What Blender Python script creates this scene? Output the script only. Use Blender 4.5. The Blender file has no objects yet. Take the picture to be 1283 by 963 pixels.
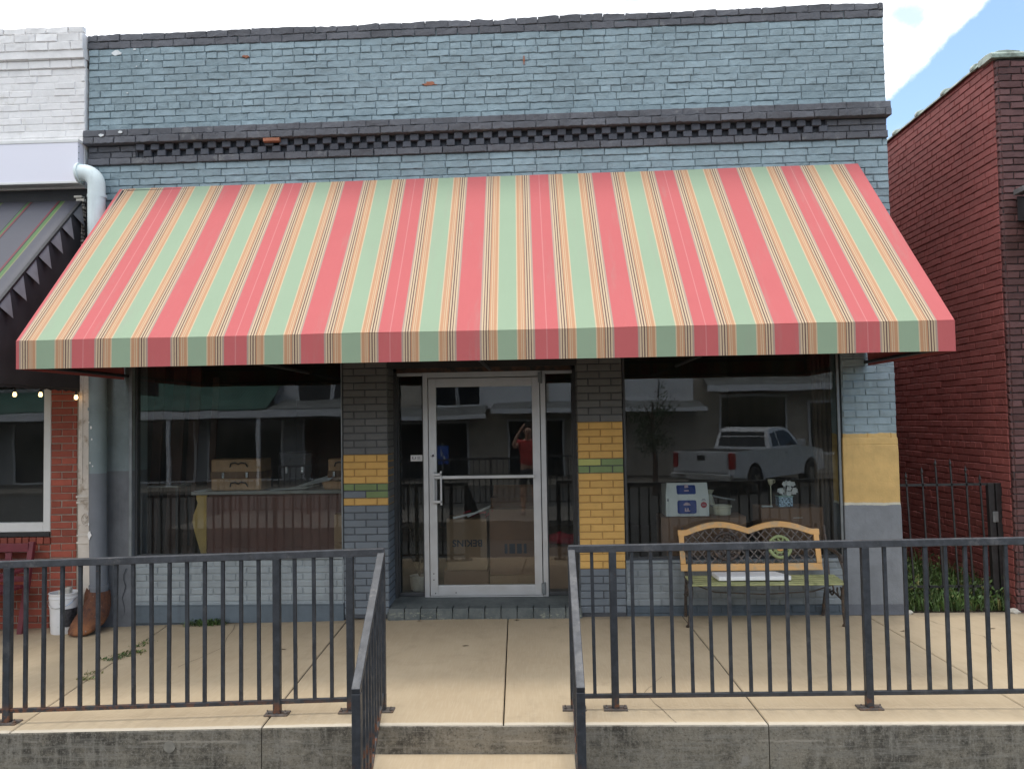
import bpy, bmesh, math, random
from mathutils import Vector, Matrix, noise
R_ = random.Random(7)
PI = math.pi
scene = bpy.context.scene
COL = scene.collection

# ------------------------------------------------------------------ materials
def newmat(name):
    m = bpy.data.materials.new(name); m.use_nodes = True
    nt = m.node_tree
    for n in list(nt.nodes): nt.nodes.remove(n)
    out = nt.nodes.new('ShaderNodeOutputMaterial')
    bs = nt.nodes.new('ShaderNodeBsdfPrincipled')
    nt.links.new(bs.outputs[0], out.inputs[0])
    return m, nt, bs, out

class NB:
    """small node helper"""
    def __init__(s, nt): s.nt = nt
    def n(s, t, **kw):
        x = s.nt.nodes.new(t)
        for k, v in kw.items(): setattr(x, k, v)
        return x
    def link(s, a, b): s.nt.links.new(a, b)
    def put(s, sock, v):
        if hasattr(v, 'type') and hasattr(v, 'links'): s.link(v, sock)
        elif isinstance(v, (tuple, list)):
            sock.default_value = tuple(v) + (1,) if (len(v) == 3 and len(sock.default_value) == 4) else tuple(v)
        else: sock.default_value = v
    def math(s, op, a, b=0.0, c=None, clamp=False):
        x = s.n('ShaderNodeMath', operation=op); x.use_clamp = clamp
        s.put(x.inputs[0], a); s.put(x.inputs[1], b)
        if c is not None: s.put(x.inputs[2], c)
        return x.outputs[0]
    def pos(s): return s.n('ShaderNodeNewGeometry').outputs['Position']
    def xyz(s, v):
        x = s.n('ShaderNodeSeparateXYZ'); s.link(v, x.inputs[0]); return x.outputs
    def noise(s, scale, detail=4, rough=.55, vec=None, stretch=None, dist=0):
        v = vec if vec is not None else s.pos()
        if stretch:
            mp = s.n('ShaderNodeVectorMath', operation='MULTIPLY'); s.link(v, mp.inputs[0]); mp.inputs[1].default_value = stretch; v = mp.outputs[0]
        x = s.n('ShaderNodeTexNoise'); s.link(v, x.inputs['Vector'])
        x.inputs['Scale'].default_value = scale; x.inputs['Detail'].default_value = detail
        x.inputs['Roughness'].default_value = rough; x.inputs['Distortion'].default_value = dist
        return x.outputs['Fac']
    def ss(s, v, a, b, lo=0., hi=1.):
        x = s.n('ShaderNodeMapRange', interpolation_type='SMOOTHSTEP')
        s.put(x.inputs['Value'], v); s.put(x.inputs['From Min'], a); s.put(x.inputs['From Max'], b)
        s.put(x.inputs['To Min'], lo); s.put(x.inputs['To Max'], hi)
        return x.outputs[0]
    def mix(s, f, a, b):
        x = s.n('ShaderNodeMix', data_type='RGBA')
        s.put(x.inputs[0], f); s.put(x.inputs[6], a); s.put(x.inputs[7], b)
        return x.outputs[2]
    def scale(s, c, f):
        x = s.n('ShaderNodeVectorMath', operation='SCALE'); s.put(x.inputs[0], c); s.put(x.inputs['Scale'], f); return x.outputs[0]
    def bump(s, h, strength=.4, dist=.01, nrm=None):
        x = s.n('ShaderNodeBump'); s.put(x.inputs['Height'], h)
        x.inputs['Strength'].default_value = strength; x.inputs['Distance'].default_value = dist
        if nrm is not None: s.link(nrm, x.inputs['Normal'])
        return x.outputs[0]
    def island(s): return s.n('ShaderNodeNewGeometry').outputs['Random Per Island']

def simple(name, col, rough=.7, var=.12, scale=6, bump=.15, bdist=.004, bscale=60, metal=0, island=0, dirt=None, dirt_amt=.3, spec=.5, coat=0):
    m, nt, bs, out = newmat(name); b = NB(nt)
    f = b.noise(scale, 5)
    c = b.mix(b.ss(f, .3, .7), tuple(x*(1-var) for x in col), tuple(min(1, x*(1+var)) for x in col))
    if island:
        k = b.math('MULTIPLY_ADD', b.island(), 2*island, 1-island); c = b.scale(c, k)
    if dirt:
        d = b.ss(b.noise(scale*.7+3.1, 6, .7), .62-dirt_amt*.3, .8-dirt_amt*.3)
        c = b.mix(d, c, dirt)
    b.put(bs.inputs['Base Color'], c)
    b.put(bs.inputs['Roughness'], b.ss(b.noise(scale*2), .2, .8, max(0, rough-.1), min(1, rough+.1)))
    bs.inputs['Metallic'].default_value = metal
    bs.inputs['Specular IOR Level'].default_value = spec
    if coat: bs.inputs['Coat Weight'].default_value = coat
    if bump: b.link(b.bump(b.noise(bscale, 4, .6), bump, bdist), bs.inputs['Normal'])
    return m

def painted_brick(name, col, chip=(.30,.09,.05), chips=.0, island=.10, var=.10, worn=None, worn_amt=.5, bump=.5):
    m, nt, bs, out = newmat(name); b = NB(nt)
    big = b.noise(1.3, 4, .6); mid = b.noise(9, 5, .65); fine = b.noise(70, 4, .7)
    c = b.mix(b.ss(big, .3, .72), tuple(x*(1-var) for x in col), tuple(x*(1+var) for x in col))
    c = b.mix(b.math('MULTIPLY', b.ss(mid, .42, .72), .35), c, tuple(x*.72 for x in col))
    k = b.math('MULTIPLY_ADD', b.island(), 2*island, 1-island); c = b.scale(c, k)
    if worn: c = b.mix(b.math('MULTIPLY', b.ss(b.noise(5.3, 6, .75), .56, .68), worn_amt), c, worn)
    if chips:
        c = b.mix(b.ss(b.noise(13.7, 6, .8), .74-chips, .755-chips), c, chip)
    b.put(bs.inputs['Base Color'], c)
    bs.inputs['Roughness'].default_value = .72; bs.inputs['Specular IOR Level'].default_value = .35
    h = b.math('ADD', b.math('MULTIPLY', mid, 1.4), b.math('MULTIPLY', fine, .35))
    b.link(b.bump(h, bump, .012), bs.inputs['Normal'])
    return m

def banded(name, bands, wob=.012, rough=.7, island=0, bumps=.35, var=.10, streak=.25):
    """paint that changes with height: bands = [(z_top, colour), ...] from the ground up"""
    m, nt, bs, out = newmat(name); b = NB(nt)
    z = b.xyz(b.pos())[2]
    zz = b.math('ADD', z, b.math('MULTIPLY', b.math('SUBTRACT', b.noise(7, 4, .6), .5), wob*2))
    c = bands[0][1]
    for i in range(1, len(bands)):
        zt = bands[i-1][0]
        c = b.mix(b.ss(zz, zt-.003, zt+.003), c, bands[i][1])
    f = b.noise(3.2, 6, .65)
    c = b.scale(c, b.ss(f, .25, .75, 1-var, 1+var))
    st = b.noise(11, 5, .7, stretch=(1, 1, .14))
    c = b.mix(b.math('MULTIPLY', b.ss(st, .5, .72), streak), c, b.scale(c, .62))
    if island: c = b.scale(c, b.math('MULTIPLY_ADD', b.island(), 2*island, 1-island))
    b.put(bs.inputs['Base Color'], c)
    bs.inputs['Roughness'].default_value = rough; bs.inputs['Specular IOR Level'].default_value = .4
    b.link(b.bump(b.math('ADD', b.noise(14, 5, .6), b.math('MULTIPLY', b.noise(80, 3), .25)), bumps, .01), bs.inputs['Normal'])
    return m

M = {}
BLUE = (.285, .368, .405)
M['blue'] = painted_brick('blue_grey_brick_paint', BLUE, island=.055, worn=(.37,.45,.475), worn_amt=.45, bump=1.3)
M['blue_mortar'] = painted_brick('blue_grey_mortar_paint', (.15,.195,.215), island=0, bump=1.0)
M['dark'] = painted_brick('charcoal_brick_paint', (.125,.127,.142), island=.12, worn=(.25,.25,.25), worn_amt=.55, bump=1.2)
M['dark_deep'] = painted_brick('charcoal_shaded_corbel_paint', (.085,.09,.108), island=.14, worn=(.14,.145,.16), worn_amt=.4, bump=.6)  # charcoal paint darkened in colour for the shade under the cornice
M['colgrey'] = painted_brick('slate_column_paint', (.165,.190,.215), island=.08, worn=(.24,.27,.30), worn_amt=.3, bump=.4)
M['colgrey_up'] = painted_brick('grey_column_paint', (.150,.155,.158), island=.08, bump=.4)
M['yellow'] = painted_brick('ochre_brick_paint', (.66,.40,.125), island=.06, var=.06, bump=.35)
M['green'] = painted_brick('sage_brick_paint', (.20,.27,.12), island=.10, bump=.35)
M['limegreen'] = painted_brick('pale_lime_brick_paint', (.48,.50,.17), island=.05, bump=.35)
M['col_mortar'] = painted_brick('column_mortar_paint', (.075,.08,.09), island=0, bump=.4)
M['yel_mortar'] = painted_brick('ochre_mortar_paint', (.38,.23,.08), island=0, bump=.4)
M['whitebrick'] = painted_brick('white_brick_paint', (.84,.82,.81), island=.03, var=.03, worn=(.60,.56,.48), worn_amt=.35, bump=.45)
M['bare'] = painted_brick('bare_red_brick', (.33,.13,.075), island=.2, bump=.8)
M['redbrick'] = painted_brick('red_face_brick', (.34,.085,.055), island=.22, var=.2, worn=(.22,.06,.045), worn_amt=.5, bump=.4)
M['mortar'] = simple('lime_mortar', (.34,.29,.24), .9, .15, 20, .5)
M['sidebrick'] = painted_brick('oxblood_brick_paint', (.30,.095,.085), island=.10, var=.12, worn=(.20,.065,.06), worn_amt=.35, bump=.5)
M['sidemortar'] = painted_brick('oxblood_mortar_paint', (.12,.038,.036), island=0, bump=.5)
M['brownbrick'] = painted_brick('dark_brown_brick', (.125,.060,.058), island=.30, var=.2, bump=.7)
M['brownmortar'] = simple('dark_mortar', (.05,.035,.035), .9, .15, 20, .5)
M['coping'] = simple('pale_green_glazed_tile', (.33,.40,.34), .4, .2, 5, .2, dirt=(.16,.19,.15), dirt_amt=.6)
M['bulk'] = banded('bulkhead_paint', [(.145, (.12,.15,.175)), (9, (.30,.335,.35))], wob=.004, bumps=.5, streak=.5, var=.16, island=.05)
M['bulkR'] = banded('right_bulkhead_paint', [(.10, (.09,.115,.14)), (9, (.225,.255,.275))], wob=.004, bumps=.5, streak=.5, var=.2, island=.05)
M['pierR'] = banded('right_pier_paint', [(.10, (.12,.13,.15)), (1.00, (.19,.205,.225)), (1.022, (.55,.52,.42)), (1.655, (.62,.42,.165)), (9, (.275,.355,.395))], wob=.020, bumps=.6, streak=.35, var=.16, island=.05)
M['pierL'] = banded('left_pier_paint', [(1.41, (.155,.165,.18)), (9, (.20,.245,.255))], wob=.004, bumps=.6, streak=.5, var=.2)
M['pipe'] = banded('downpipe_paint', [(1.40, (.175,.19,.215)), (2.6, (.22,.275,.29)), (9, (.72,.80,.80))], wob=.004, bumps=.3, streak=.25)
M['pipe_white'] = simple('chipped_white_paint', (.70,.72,.72), .6, .08, 30, .3)
M['cream_iron'] = simple('cream_painted_iron', (.66,.60,.53), .5, .06, 8, .3, dirt=(.36,.28,.20), dirt_amt=.35)
M['sign'] = simple('lavender_white_sheet_metal', (.82,.81,.89), .45, .015, 2, .03, bscale=8)
M['alum'] = simple('brushed_aluminium', (.60,.61,.62), .42, .05, 6, .06, metal=.55, bscale=120)
M['alum_dark'] = simple('dark_bronze_frame', (.055,.058,.062), .45, .15, 8, .08)
M['alum_grey'] = simple('weathered_window_channel', (.22,.24,.25), .45, .15, 8, .08, metal=.4)
M['whiteframe'] = simple('white_window_frame', (.74,.74,.72), .5, .04, 4, .05)
def m_rail(name,base,dirt,amt):
    m, nt, bs, out = newmat(name); b = NB(nt)
    c = b.mix(b.ss(b.noise(18,5,.7),.35,.7), base, tuple(x*1.7 for x in base))
    c = b.mix(b.math('MULTIPLY', b.ss(b.noise(7,6,.75),.55,.68), amt), c, dirt)
    c = b.mix(b.math('MULTIPLY', b.ss(b.noise(31,6,.8),.655,.68), .85), c, (.16,.065,.03))
    z = b.xyz(b.pos())[2]
    c = b.mix(b.math('MULTIPLY', b.ss(b.noise(24,5,.7),.46,.56), b.ss(z,.10,.02)), c, (.15,.06,.03))
    b.put(bs.inputs['Base Color'], c); b.put(bs.inputs['Roughness'], b.ss(b.noise(12),.3,.7,.36,.6))
    b.link(b.bump(b.noise(70,5,.7), .35, .003), bs.inputs['Normal'])
    return m
M['rail'] = m_rail('black_railing_paint', (.026,.029,.034), (.10,.10,.10), .5)
M['railtop'] = m_rail('worn_sky_lit_railing_top', (.040,.042,.047), (.15,.145,.14), .6)  # worn paint, its colour lightened for sky reflected on the top rails
M['rustplate'] = simple('rusty_base_plate', (.11,.095,.085), .7, .3, 30, .5, dirt=(.15,.075,.04), dirt_amt=.4)
M['iron'] = simple('black_iron', (.022,.022,.024), .5, .3, 20, .2)
M['blackfabric'] = simple('black_canvas', (.040,.040,.045), .8, .2, 5, .2)
M['blackwood'] = simple('dark_painted_soffit', (.030,.030,.033), .8, .2, 6, .2)
M['brownwood'] = simple('weathered_brown_trim', (.10,.055,.04), .75, .3, 9, .4, dirt=(.03,.03,.03), dirt_amt=.6)
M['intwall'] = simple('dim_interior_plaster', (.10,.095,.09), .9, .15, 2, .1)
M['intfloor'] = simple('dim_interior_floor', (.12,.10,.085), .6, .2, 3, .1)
M['cardboard'] = simple('cardboard', (.33,.21,.125), .85, .08, 4, .1)
M['cardboard2'] = simple('brown_cardboard', (.24,.135,.085), .85, .10, 4, .1)
M['paper'] = simple('pale_paper', (.62,.64,.62), .8, .08, 5, .1)
M['ink'] = simple('faded_blue_ink', (.035,.05,.075), .8, .1, 5, 0)
M['whitebox'] = simple('white_carton', (.80,.80,.76), .6, .03, 4, .03)
M['bluelabel'] = simple('blue_printed_label', (.015,.05,.26), .45, .1, 20, 0)
M['pinklabel'] = simple('pale_pink_print', (.62,.45,.50), .45, .1, 20, 0)
M['redlabel'] = simple('red_printed_disc', (.42,.03,.05), .45, .1, 20, 0)
M['greyprint'] = simple('grey_print', (.35,.35,.38), .5, .1, 20, 0)
M['ceramic'] = simple('cream_ceramic', (.62,.58,.44), .35, .05, 6, .05, coat=.3)
M['bluechina'] = simple('blue_patterned_china', (.30,.42,.60), .3, .9, 55, 0, coat=.4)
M['flower'] = simple('white_silk_petals', (.75,.77,.77), .7, .06, 10, .1)
M['leaf'] = simple('weed_leaf', (.065,.115,.028), .6, .45, 8, .05, island=.35)
M['leafdry'] = simple('dry_weed', (.20,.19,.07), .7, .3, 8, .05, island=.3)
M['bucket'] = simple('white_plastic_bucket', (.78,.79,.80), .4, .03, 6, .04, dirt=(.5,.5,.48), dirt_amt=.2)
M['blacklabel'] = simple('black_bucket_label', (.05,.05,.055), .5, .6, 40, 0)
M['maroon'] = simple('maroon_painted_wood', (.17,.028,.04), .5, .15, 8, .15)
M['orange'] = simple('orange_painted_wood', (.72,.40,.14), .5, .07, 6, .15, dirt=(.52,.36,.20), dirt_amt=.5)
M['olive'] = simple('pale_olive_painted_slats', (.34,.35,.16), .55, .12, 8, .2, dirt=(.20,.22,.09), dirt_amt=.4)
M['medgreen'] = simple('chalky_green_paint', (.28,.33,.15), .6, .12, 20, .3)
M['darkiron'] = simple('oxidised_cast_iron', (.060,.048,.042), .6, .35, 30, .4, dirt=(.14,.09,.06), dirt_amt=.4)
M['foam'] = simple('white_foam_board', (.82,.83,.84), .6, .02, 4, .03)
M['leather'] = simple('tan_suitcase_leather', (.42,.25,.13), .5, .15, 9, .2)
M['leather_dark'] = simple('dark_suitcase_bands', (.16,.085,.045), .5, .2, 9, .2)
M['darktrunk'] = simple('black_trunk', (.03,.027,.028), .5, .2, 9, .1)
M['dresser'] = simple('dark_mahogany_panel', (.145,.058,.042), .55, .15, 4, .1)
M['dresser_side'] = simple('ochre_plywood_edge', (.52,.33,.10), .6, .1, 8, .1)
M['dresser_top'] = simple('dusty_dresser_top', (.30,.29,.27), .5, .15, 8, .1)
M['plank'] = simple('dark_reclaimed_plank', (.085,.045,.034), .7, .3, 4, .2, island=.4)
M['truck'] = simple('silver_white_car_paint', (.62,.64,.68), .25, .02, 3, 0, coat=.8)
M['tyre'] = simple('tyre_rubber', (.02,.02,.02), .8, .2, 20, .2)
M['chrome'] = simple('bright_metal', (.75,.75,.76), .2, .05, 10, 0, metal=1)
M['darkglass'] = simple('dark_window_glass', (.012,.016,.022), .08, .1, 3, 0)
M['tail'] = simple('red_tail_lamp', (.35,.01,.012), .2, .1, 20, 0, coat=.6)
M['oppcream'] = simple('cream_stucco', (.46,.42,.37), .85, .1, 2, .2)
M['oppgrey'] = simple('grey_stucco', (.36,.37,.39), .85, .1, 2, .2)
M['oppwhite'] = simple('white_boards', (.68,.70,.74), .7, .06, 2, .2)
M['oppgreen'] = simple('green_corrugated_metal', (.055,.13,.105), .5, .2, 2, .1)
M['oppmetal'] = simple('grey_corrugated_metal', (.20,.21,.21), .5, .3, 3, .1)
M['signblue'] = simple('blue_parking_sign', (.02,.09,.42), .4, .05, 5, 0)
M['signwhite'] = simple('white_sign_symbol', (.8,.8,.8), .4, .02, 5, 0)
M['shirt'] = simple('coral_red_shirt', (.55,.06,.06), .85, .12, 12, .3)
M['skin'] = simple('skin', (.50,.30,.22), .55, .06, 10, .05)
M['hair'] = simple('dark_brown_hair', (.035,.022,.015), .6, .2, 40, .3)
M['shorts'] = simple('dark_shorts', (.03,.032,.04), .85, .15, 12, .2)
M['shoe'] = simple('grey_shoe', (.15,.15,.16), .7, .1, 12, .1)
M['asphalt'] = simple('worn_asphalt', (.055,.054,.052), .9, .2, 3, .5, bscale=120)
M['oldcon'] = simple('old_grey_concrete', (.17,.155,.135), .9, .2, 2, .3)
M['dirt'] = simple('dark_soil', (.07,.055,.04), .95, .3, 6, .6, bscale=30)
M['grass_ground'] = simple('grassland', (.06,.08,.03), .95, .3, .5, .4)
M['roofing'] = simple('flat_roofing', (.25,.25,.25), .9, .15, 2, .2)
M['stone'] = simple('pale_broken_concrete', (.50,.47,.41), .9, .15, 14, .6)
M['deadleaf'] = simple('dead_leaf', (.09,.05,.025), .8, .3, 30, .1)

def m_rust():
    m, nt, bs, out = newmat('flaking_rust'); b = NB(nt)
    st = b.noise(16, 6, .7, stretch=(1.2, 1.2, .6), dist=.6)
    c = b.mix(b.ss(st, .3, .6), (.055,.025,.02), (.13,.05,.025))
    z = b.xyz(b.pos())[2]
    c = b.mix(b.math('MULTIPLY', b.ss(z, .11, .0), b.ss(b.noise(9, 5), .35, .6)), c, (.27,.11,.045))
    c = b.mix(b.ss(b.noise(28, 5, .7), .64, .7), c, (.32,.25,.21))
    b.put(bs.inputs['Base Color'], c); bs.inputs['Roughness'].default_value = .85
    b.link(b.bump(b.noise(40, 6, .7), .8, .012), bs.inputs['Normal'])
    return m
M['rust'] = m_rust()

def m_concrete():
    m, nt, bs, out = newmat('broomed_tan_concrete'); b = NB(nt)
    p = b.pos()
    big = b.noise(.9, 5, .6); mid = b.noise(4.5, 6, .65)
    c = b.mix(b.ss(big, .3, .7), (.43,.335,.22), (.50,.40,.27))
    c = b.mix(b.math('MULTIPLY', b.ss(mid, .5, .72), .38), c, (.37,.29,.195))
    broom = b.noise(95, 3, .6, stretch=(1, .055, 1), dist=.2)
    c = b.mix(b.math('MULTIPLY', b.ss(broom, .42, .7), .22), c, (.56,.475,.35))
    blot = b.noise(2.1, 7, .75, dist=.8)
    c = b.mix(b.math('MULTIPLY', b.ss(blot, .55, .70), .30), c, (.30,.235,.16))
    diag = b.noise(5.0, 5, .6, stretch=(1, .35, 1), dist=.5)
    c = b.mix(b.math('MULTIPLY', b.ss(diag, .5, .66), .22), c, (.36,.285,.19))
    spots = b.noise(55, 3, .8)
    c = b.mix(b.math('MULTIPLY', b.ss(spots, .69, .73), .6), c, (.20,.16,.12))
    y = b.xyz(p)[1]
    # darker, ragged strip along the foot of the building
    c = b.mix(b.math('MULTIPLY', b.ss(b.math('ADD', y, b.math('MULTIPLY', b.math('SUBTRACT', b.noise(6, 5), .5), .25)), -.14, .04), .6), c, (.19,.165,.13))
    # worn pale arris
    c = b.mix(b.math('MULTIPLY', b.ss(b.math('ADD', y, b.math('MULTIPLY', b.math('SUBTRACT', b.noise(14, 5), .5), .03)), -2.715, -2.745), b.math('MULTIPLY', .6, b.ss(b.xyz(p)[2], -.12, -.10))), c, (.62,.57,.48))
    b.put(bs.inputs['Base Color'], c); bs.inputs['Roughness'].default_value = .88
    bs.inputs['Specular IOR Level'].default_value = .25
    h = b.math('ADD', broom, b.math('MULTIPLY', b.noise(160, 3), .4))
    b.link(b.bump(h, .35, .004), bs.inputs['Normal'])
    return m
M['walk'] = m_concrete()

def m_stained():
    m, nt, bs, out = newmat('black_stained_concrete'); b = NB(nt)
    x, y, z = b.xyz(b.pos())
    c = b.mix(b.ss(b.noise(3.0, 8, .78), .36, .62), (.070,.063,.052), (.25,.22,.17))
    vs = b.noise(22, 5, .75, stretch=(1, 1, .16))
    c = b.mix(b.math('MULTIPLY', b.ss(vs, .48, .66), .75), c, (.27,.245,.20))
    gr = b.noise(70, 4, .8)
    c = b.mix(b.math('MULTIPLY', b.ss(gr, .55, .62), .55), c, (.33,.30,.25))
    c = b.mix(b.math('MULTIPLY', b.ss(gr, .45, .38), .55), c, (.045,.042,.036))
    hs = b.noise(26, 5, .7, stretch=(.10, .1, 1.3))
    c = b.mix(b.math('MULTIPLY', b.ss(hs, .48, .64), .55), c, (.27,.25,.21))
    pat = b.noise(6.5, 6, .8, dist=.5)
    c = b.mix(b.math('MULTIPLY', b.ss(pat, .58, .66), b.math('MULTIPLY', .75, b.ss(z, -.02, -.12))), c, (.30,.275,.235))
    # lime line along a cold joint
    ln = b.math('MULTIPLY', b.ss(b.math('ABSOLUTE', b.math('ADD', b.math('ADD', z, .098), b.math('MULTIPLY', b.math('SUBTRACT', b.noise(9, 5, .7), .5), .035))), .010, .002), b.ss(b.noise(2.3, 3), .56, .62))
    c = b.mix(b.math('MULTIPLY', ln, .6), c, (.38,.34,.28))
    c = b.mix(1.0, c, c)
    # clean worn rim under the arris
    rim = b.ss(b.math('ADD', z, b.math('MULTIPLY', b.math('SUBTRACT', b.noise(18, 5, .7), .5), .02)), -.016, -.004)
    c = b.mix(b.math('MULTIPLY', rim, .75), c, (.50,.45,.37))
    b.put(bs.inputs['Base Color'], c); bs.inputs['Roughness'].default_value = .92
    bs.inputs['Specular IOR Level'].default_value = .2
    h = b.math('ADD', b.math('MULTIPLY', hs, .8), b.noise(60, 5, .7))
    b.link(b.bump(h, .5, .008), bs.inputs['Normal'])
    return m
M['stained'] = m_stained()

def m_curb():
    m, nt, bs, out = newmat('worn_grey_painted_sill'); b = NB(nt)
    z = b.xyz(b.pos())[2]
    c = b.mix(b.ss(b.noise(7, 6, .7), .35, .65), (.085,.10,.10), (.14,.155,.15))
    w = b.math('MULTIPLY', b.ss(b.noise(24, 7, .8, stretch=(1,1,2.2)), .53, .60), b.math('MULTIPLY', b.ss(z, .075, .055), b.ss(b.noise(2.2,3), .40, .55)))
    c = b.mix(b.math('MULTIPLY', w, .6), c, (.40,.40,.30))
    b.put(bs.inputs['Base Color'], c); bs.inputs['Roughness'].default_value = .7
    b.link(b.bump(b.noise(40, 5, .7), .5, .006), bs.inputs['Normal'])
    return m
M['curb'] = m_curb()

def m_awning():
    m, nt, bs, out = newmat('striped_awning_canvas'); b = NB(nt)
    uv = b.n('ShaderNodeUVMap'); uv.uv_map = 'UVMap'
    u, v, _ = b.xyz(uv.outputs[0])
    P = .587
    t = b.math('DIVIDE', b.math('PINGPONG', b.math('ADD', u, 3.506 + 8*P), P/2), P)
    cr = b.n('ShaderNodeValToRGB'); cr.color_ramp.interpolation = 'CONSTANT'
    red=(.53,.125,.125); bei=(.40,.29,.23); crm=(.57,.43,.28); drk=(.13,.07,.06); org=(.50,.27,.15); grn=(.30,.39,.265)
    seq = [(0,red),(.146,bei),(.170,crm),(.190,drk),(.200,crm),(.222,drk),(.236,crm),(.256,drk),(.265,org),(.287,crm),(.297,org),(.313,crm),(.322,org),(.345,org),(.362,crm),(.376,grn)]
    el = cr.color_ramp.elements
    while len(el) > 1: el.remove(el[-1])
    el[0].position = 0; el[0].color = (*[c for c in seq[0][1]], 1)
    for p, c in seq[1:]:
        e = el.new(p*2 if False else p); e.color = (*c, 1)
    b.link(t, cr.inputs[0])
    c = cr.outputs[0]
    # sewn seam every third red stripe, weathering
    c = b.mix(b.math('MULTIPLY', b.ss(b.noise(1.1, 5, .6), .4, .75), .2), c, b.scale(c, .80))
    gst = b.noise(9, 5, .7, stretch=(1,.12,.12))
    c = b.mix(b.math('MULTIPLY', b.ss(gst, .52, .75), .22), c, (.33,.29,.24))
    seam = b.math('PINGPONG', b.math('ADD', u, 3.506+P*6), P)
    c = b.mix(b.math('MULTIPLY', b.ss(seam, .005, .002), .22), c, (.75,.50,.46))
    b.put(bs.inputs['Base Color'], c); bs.inputs['Roughness'].default_value = .85
    bs.inputs['Specular IOR Level'].default_value = .25
    bs.inputs['Sheen Weight'].default_value = .1
    w = b.math('ADD', b.noise(400, 2), b.math('MULTIPLY', b.noise(3.2, 4, .55, stretch=(1.6,.5,.5)), 5.0))
    b.link(b.bump(w, .30, .008), bs.inputs['Normal'])
    return m
M['awning'] = m_awning()

def m_glass(name='window_glass', refl=.036, tint=(.90,.93,.93), wavy=.035):
    m, nt, bs, out = newmat(name); b = NB(nt); nt.nodes.remove(bs)
    tr = b.n('ShaderNodeBsdfTransparent'); tr.inputs[0].default_value = (*tint, 1)
    gl = b.n('ShaderNodeBsdfGlossy'); gl.inputs['Roughness'].default_value = .004; gl.inputs[0].default_value = (1,1,1,1)
    fr = b.n('ShaderNodeLayerWeight'); fr.inputs[0].default_value = .30
    fac = b.math('ADD', refl, b.math('MULTIPLY', fr.outputs['Fresnel'], .30), clamp=True)
    if wavy:
        b.link(b.bump(b.noise(1.6, 2, .4), wavy, .02), gl.inputs['Normal'])
    mx = b.n('ShaderNodeMixShader'); b.link(fac, mx.inputs[0]); b.link(tr.outputs[0], mx.inputs[1]); b.link(gl.outputs[0], mx.inputs[2])
    df = b.n('ShaderNodeBsdfDiffuse'); df.inputs[0].default_value = (.55,.52,.47,1)
    m2 = b.n('ShaderNodeMixShader'); b.link(b.ss(b.noise(2.5, 6, .7), .3, .75, .002, .015), m2.inputs[0])
    b.link(mx.outputs[0], m2.inputs[1]); b.link(df.outputs[0], m2.inputs[2])
    b.link(m2.outputs[0], out.inputs[0])
    return m
M['glass'] = m_glass()

def m_emit(name, col, s):
    m, nt, bs, out = newmat(name)
    bs.inputs['Base Color'].default_value = (*col, 1)
    bs.inputs['Emission Color'].default_value = (*col, 1); bs.inputs['Emission Strength'].default_value = s
    return m
M['bulb'] = m_emit('lit_warm_bulb', (1, .62, .28), 3.0)

def m_blackawn():
    m, nt, bs, out = newmat('striped_black_awning_canvas'); b = NB(nt)
    uv = b.n('ShaderNodeUVMap'); uv.uv_map = 'UVMap'
    u = b.xyz(uv.outputs[0])[0]
    t = b.math('FRACT', b.math('DIVIDE', b.math('ADD', u, 20), .62))
    cr = b.n('ShaderNodeValToRGB'); cr.color_ramp.interpolation = 'CONSTANT'
    g=(.072,.072,.088)
    seq=[(0,g),(.20,(.02,.02,.02)),(.215,(.06,.13,.05)),(.26,(.16,.03,.04)),(.29,(.02,.02,.02)),(.31,g),(.70,(.15,.025,.035)),(.73,(.02,.02,.02)),(.75,(.07,.15,.045)),(.80,(.16,.17,.08)),(.82,g)]
    el = cr.color_ramp.elements
    while len(el) > 1: el.remove(el[-1])
    el[0].color = (*g, 1)
    for p, c in seq[1:]:
        e = el.new(p); e.color = (*c, 1)
    b.link(t, cr.inputs[0]); b.link(cr.outputs[0], bs.inputs['Base Color'])
    bs.inputs['Roughness'].default_value = .6
    b.link(b.bump(b.noise(3, 3), .3, .02), bs.inputs['Normal'])
    return m
M['blackawn'] = m_blackawn()

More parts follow.
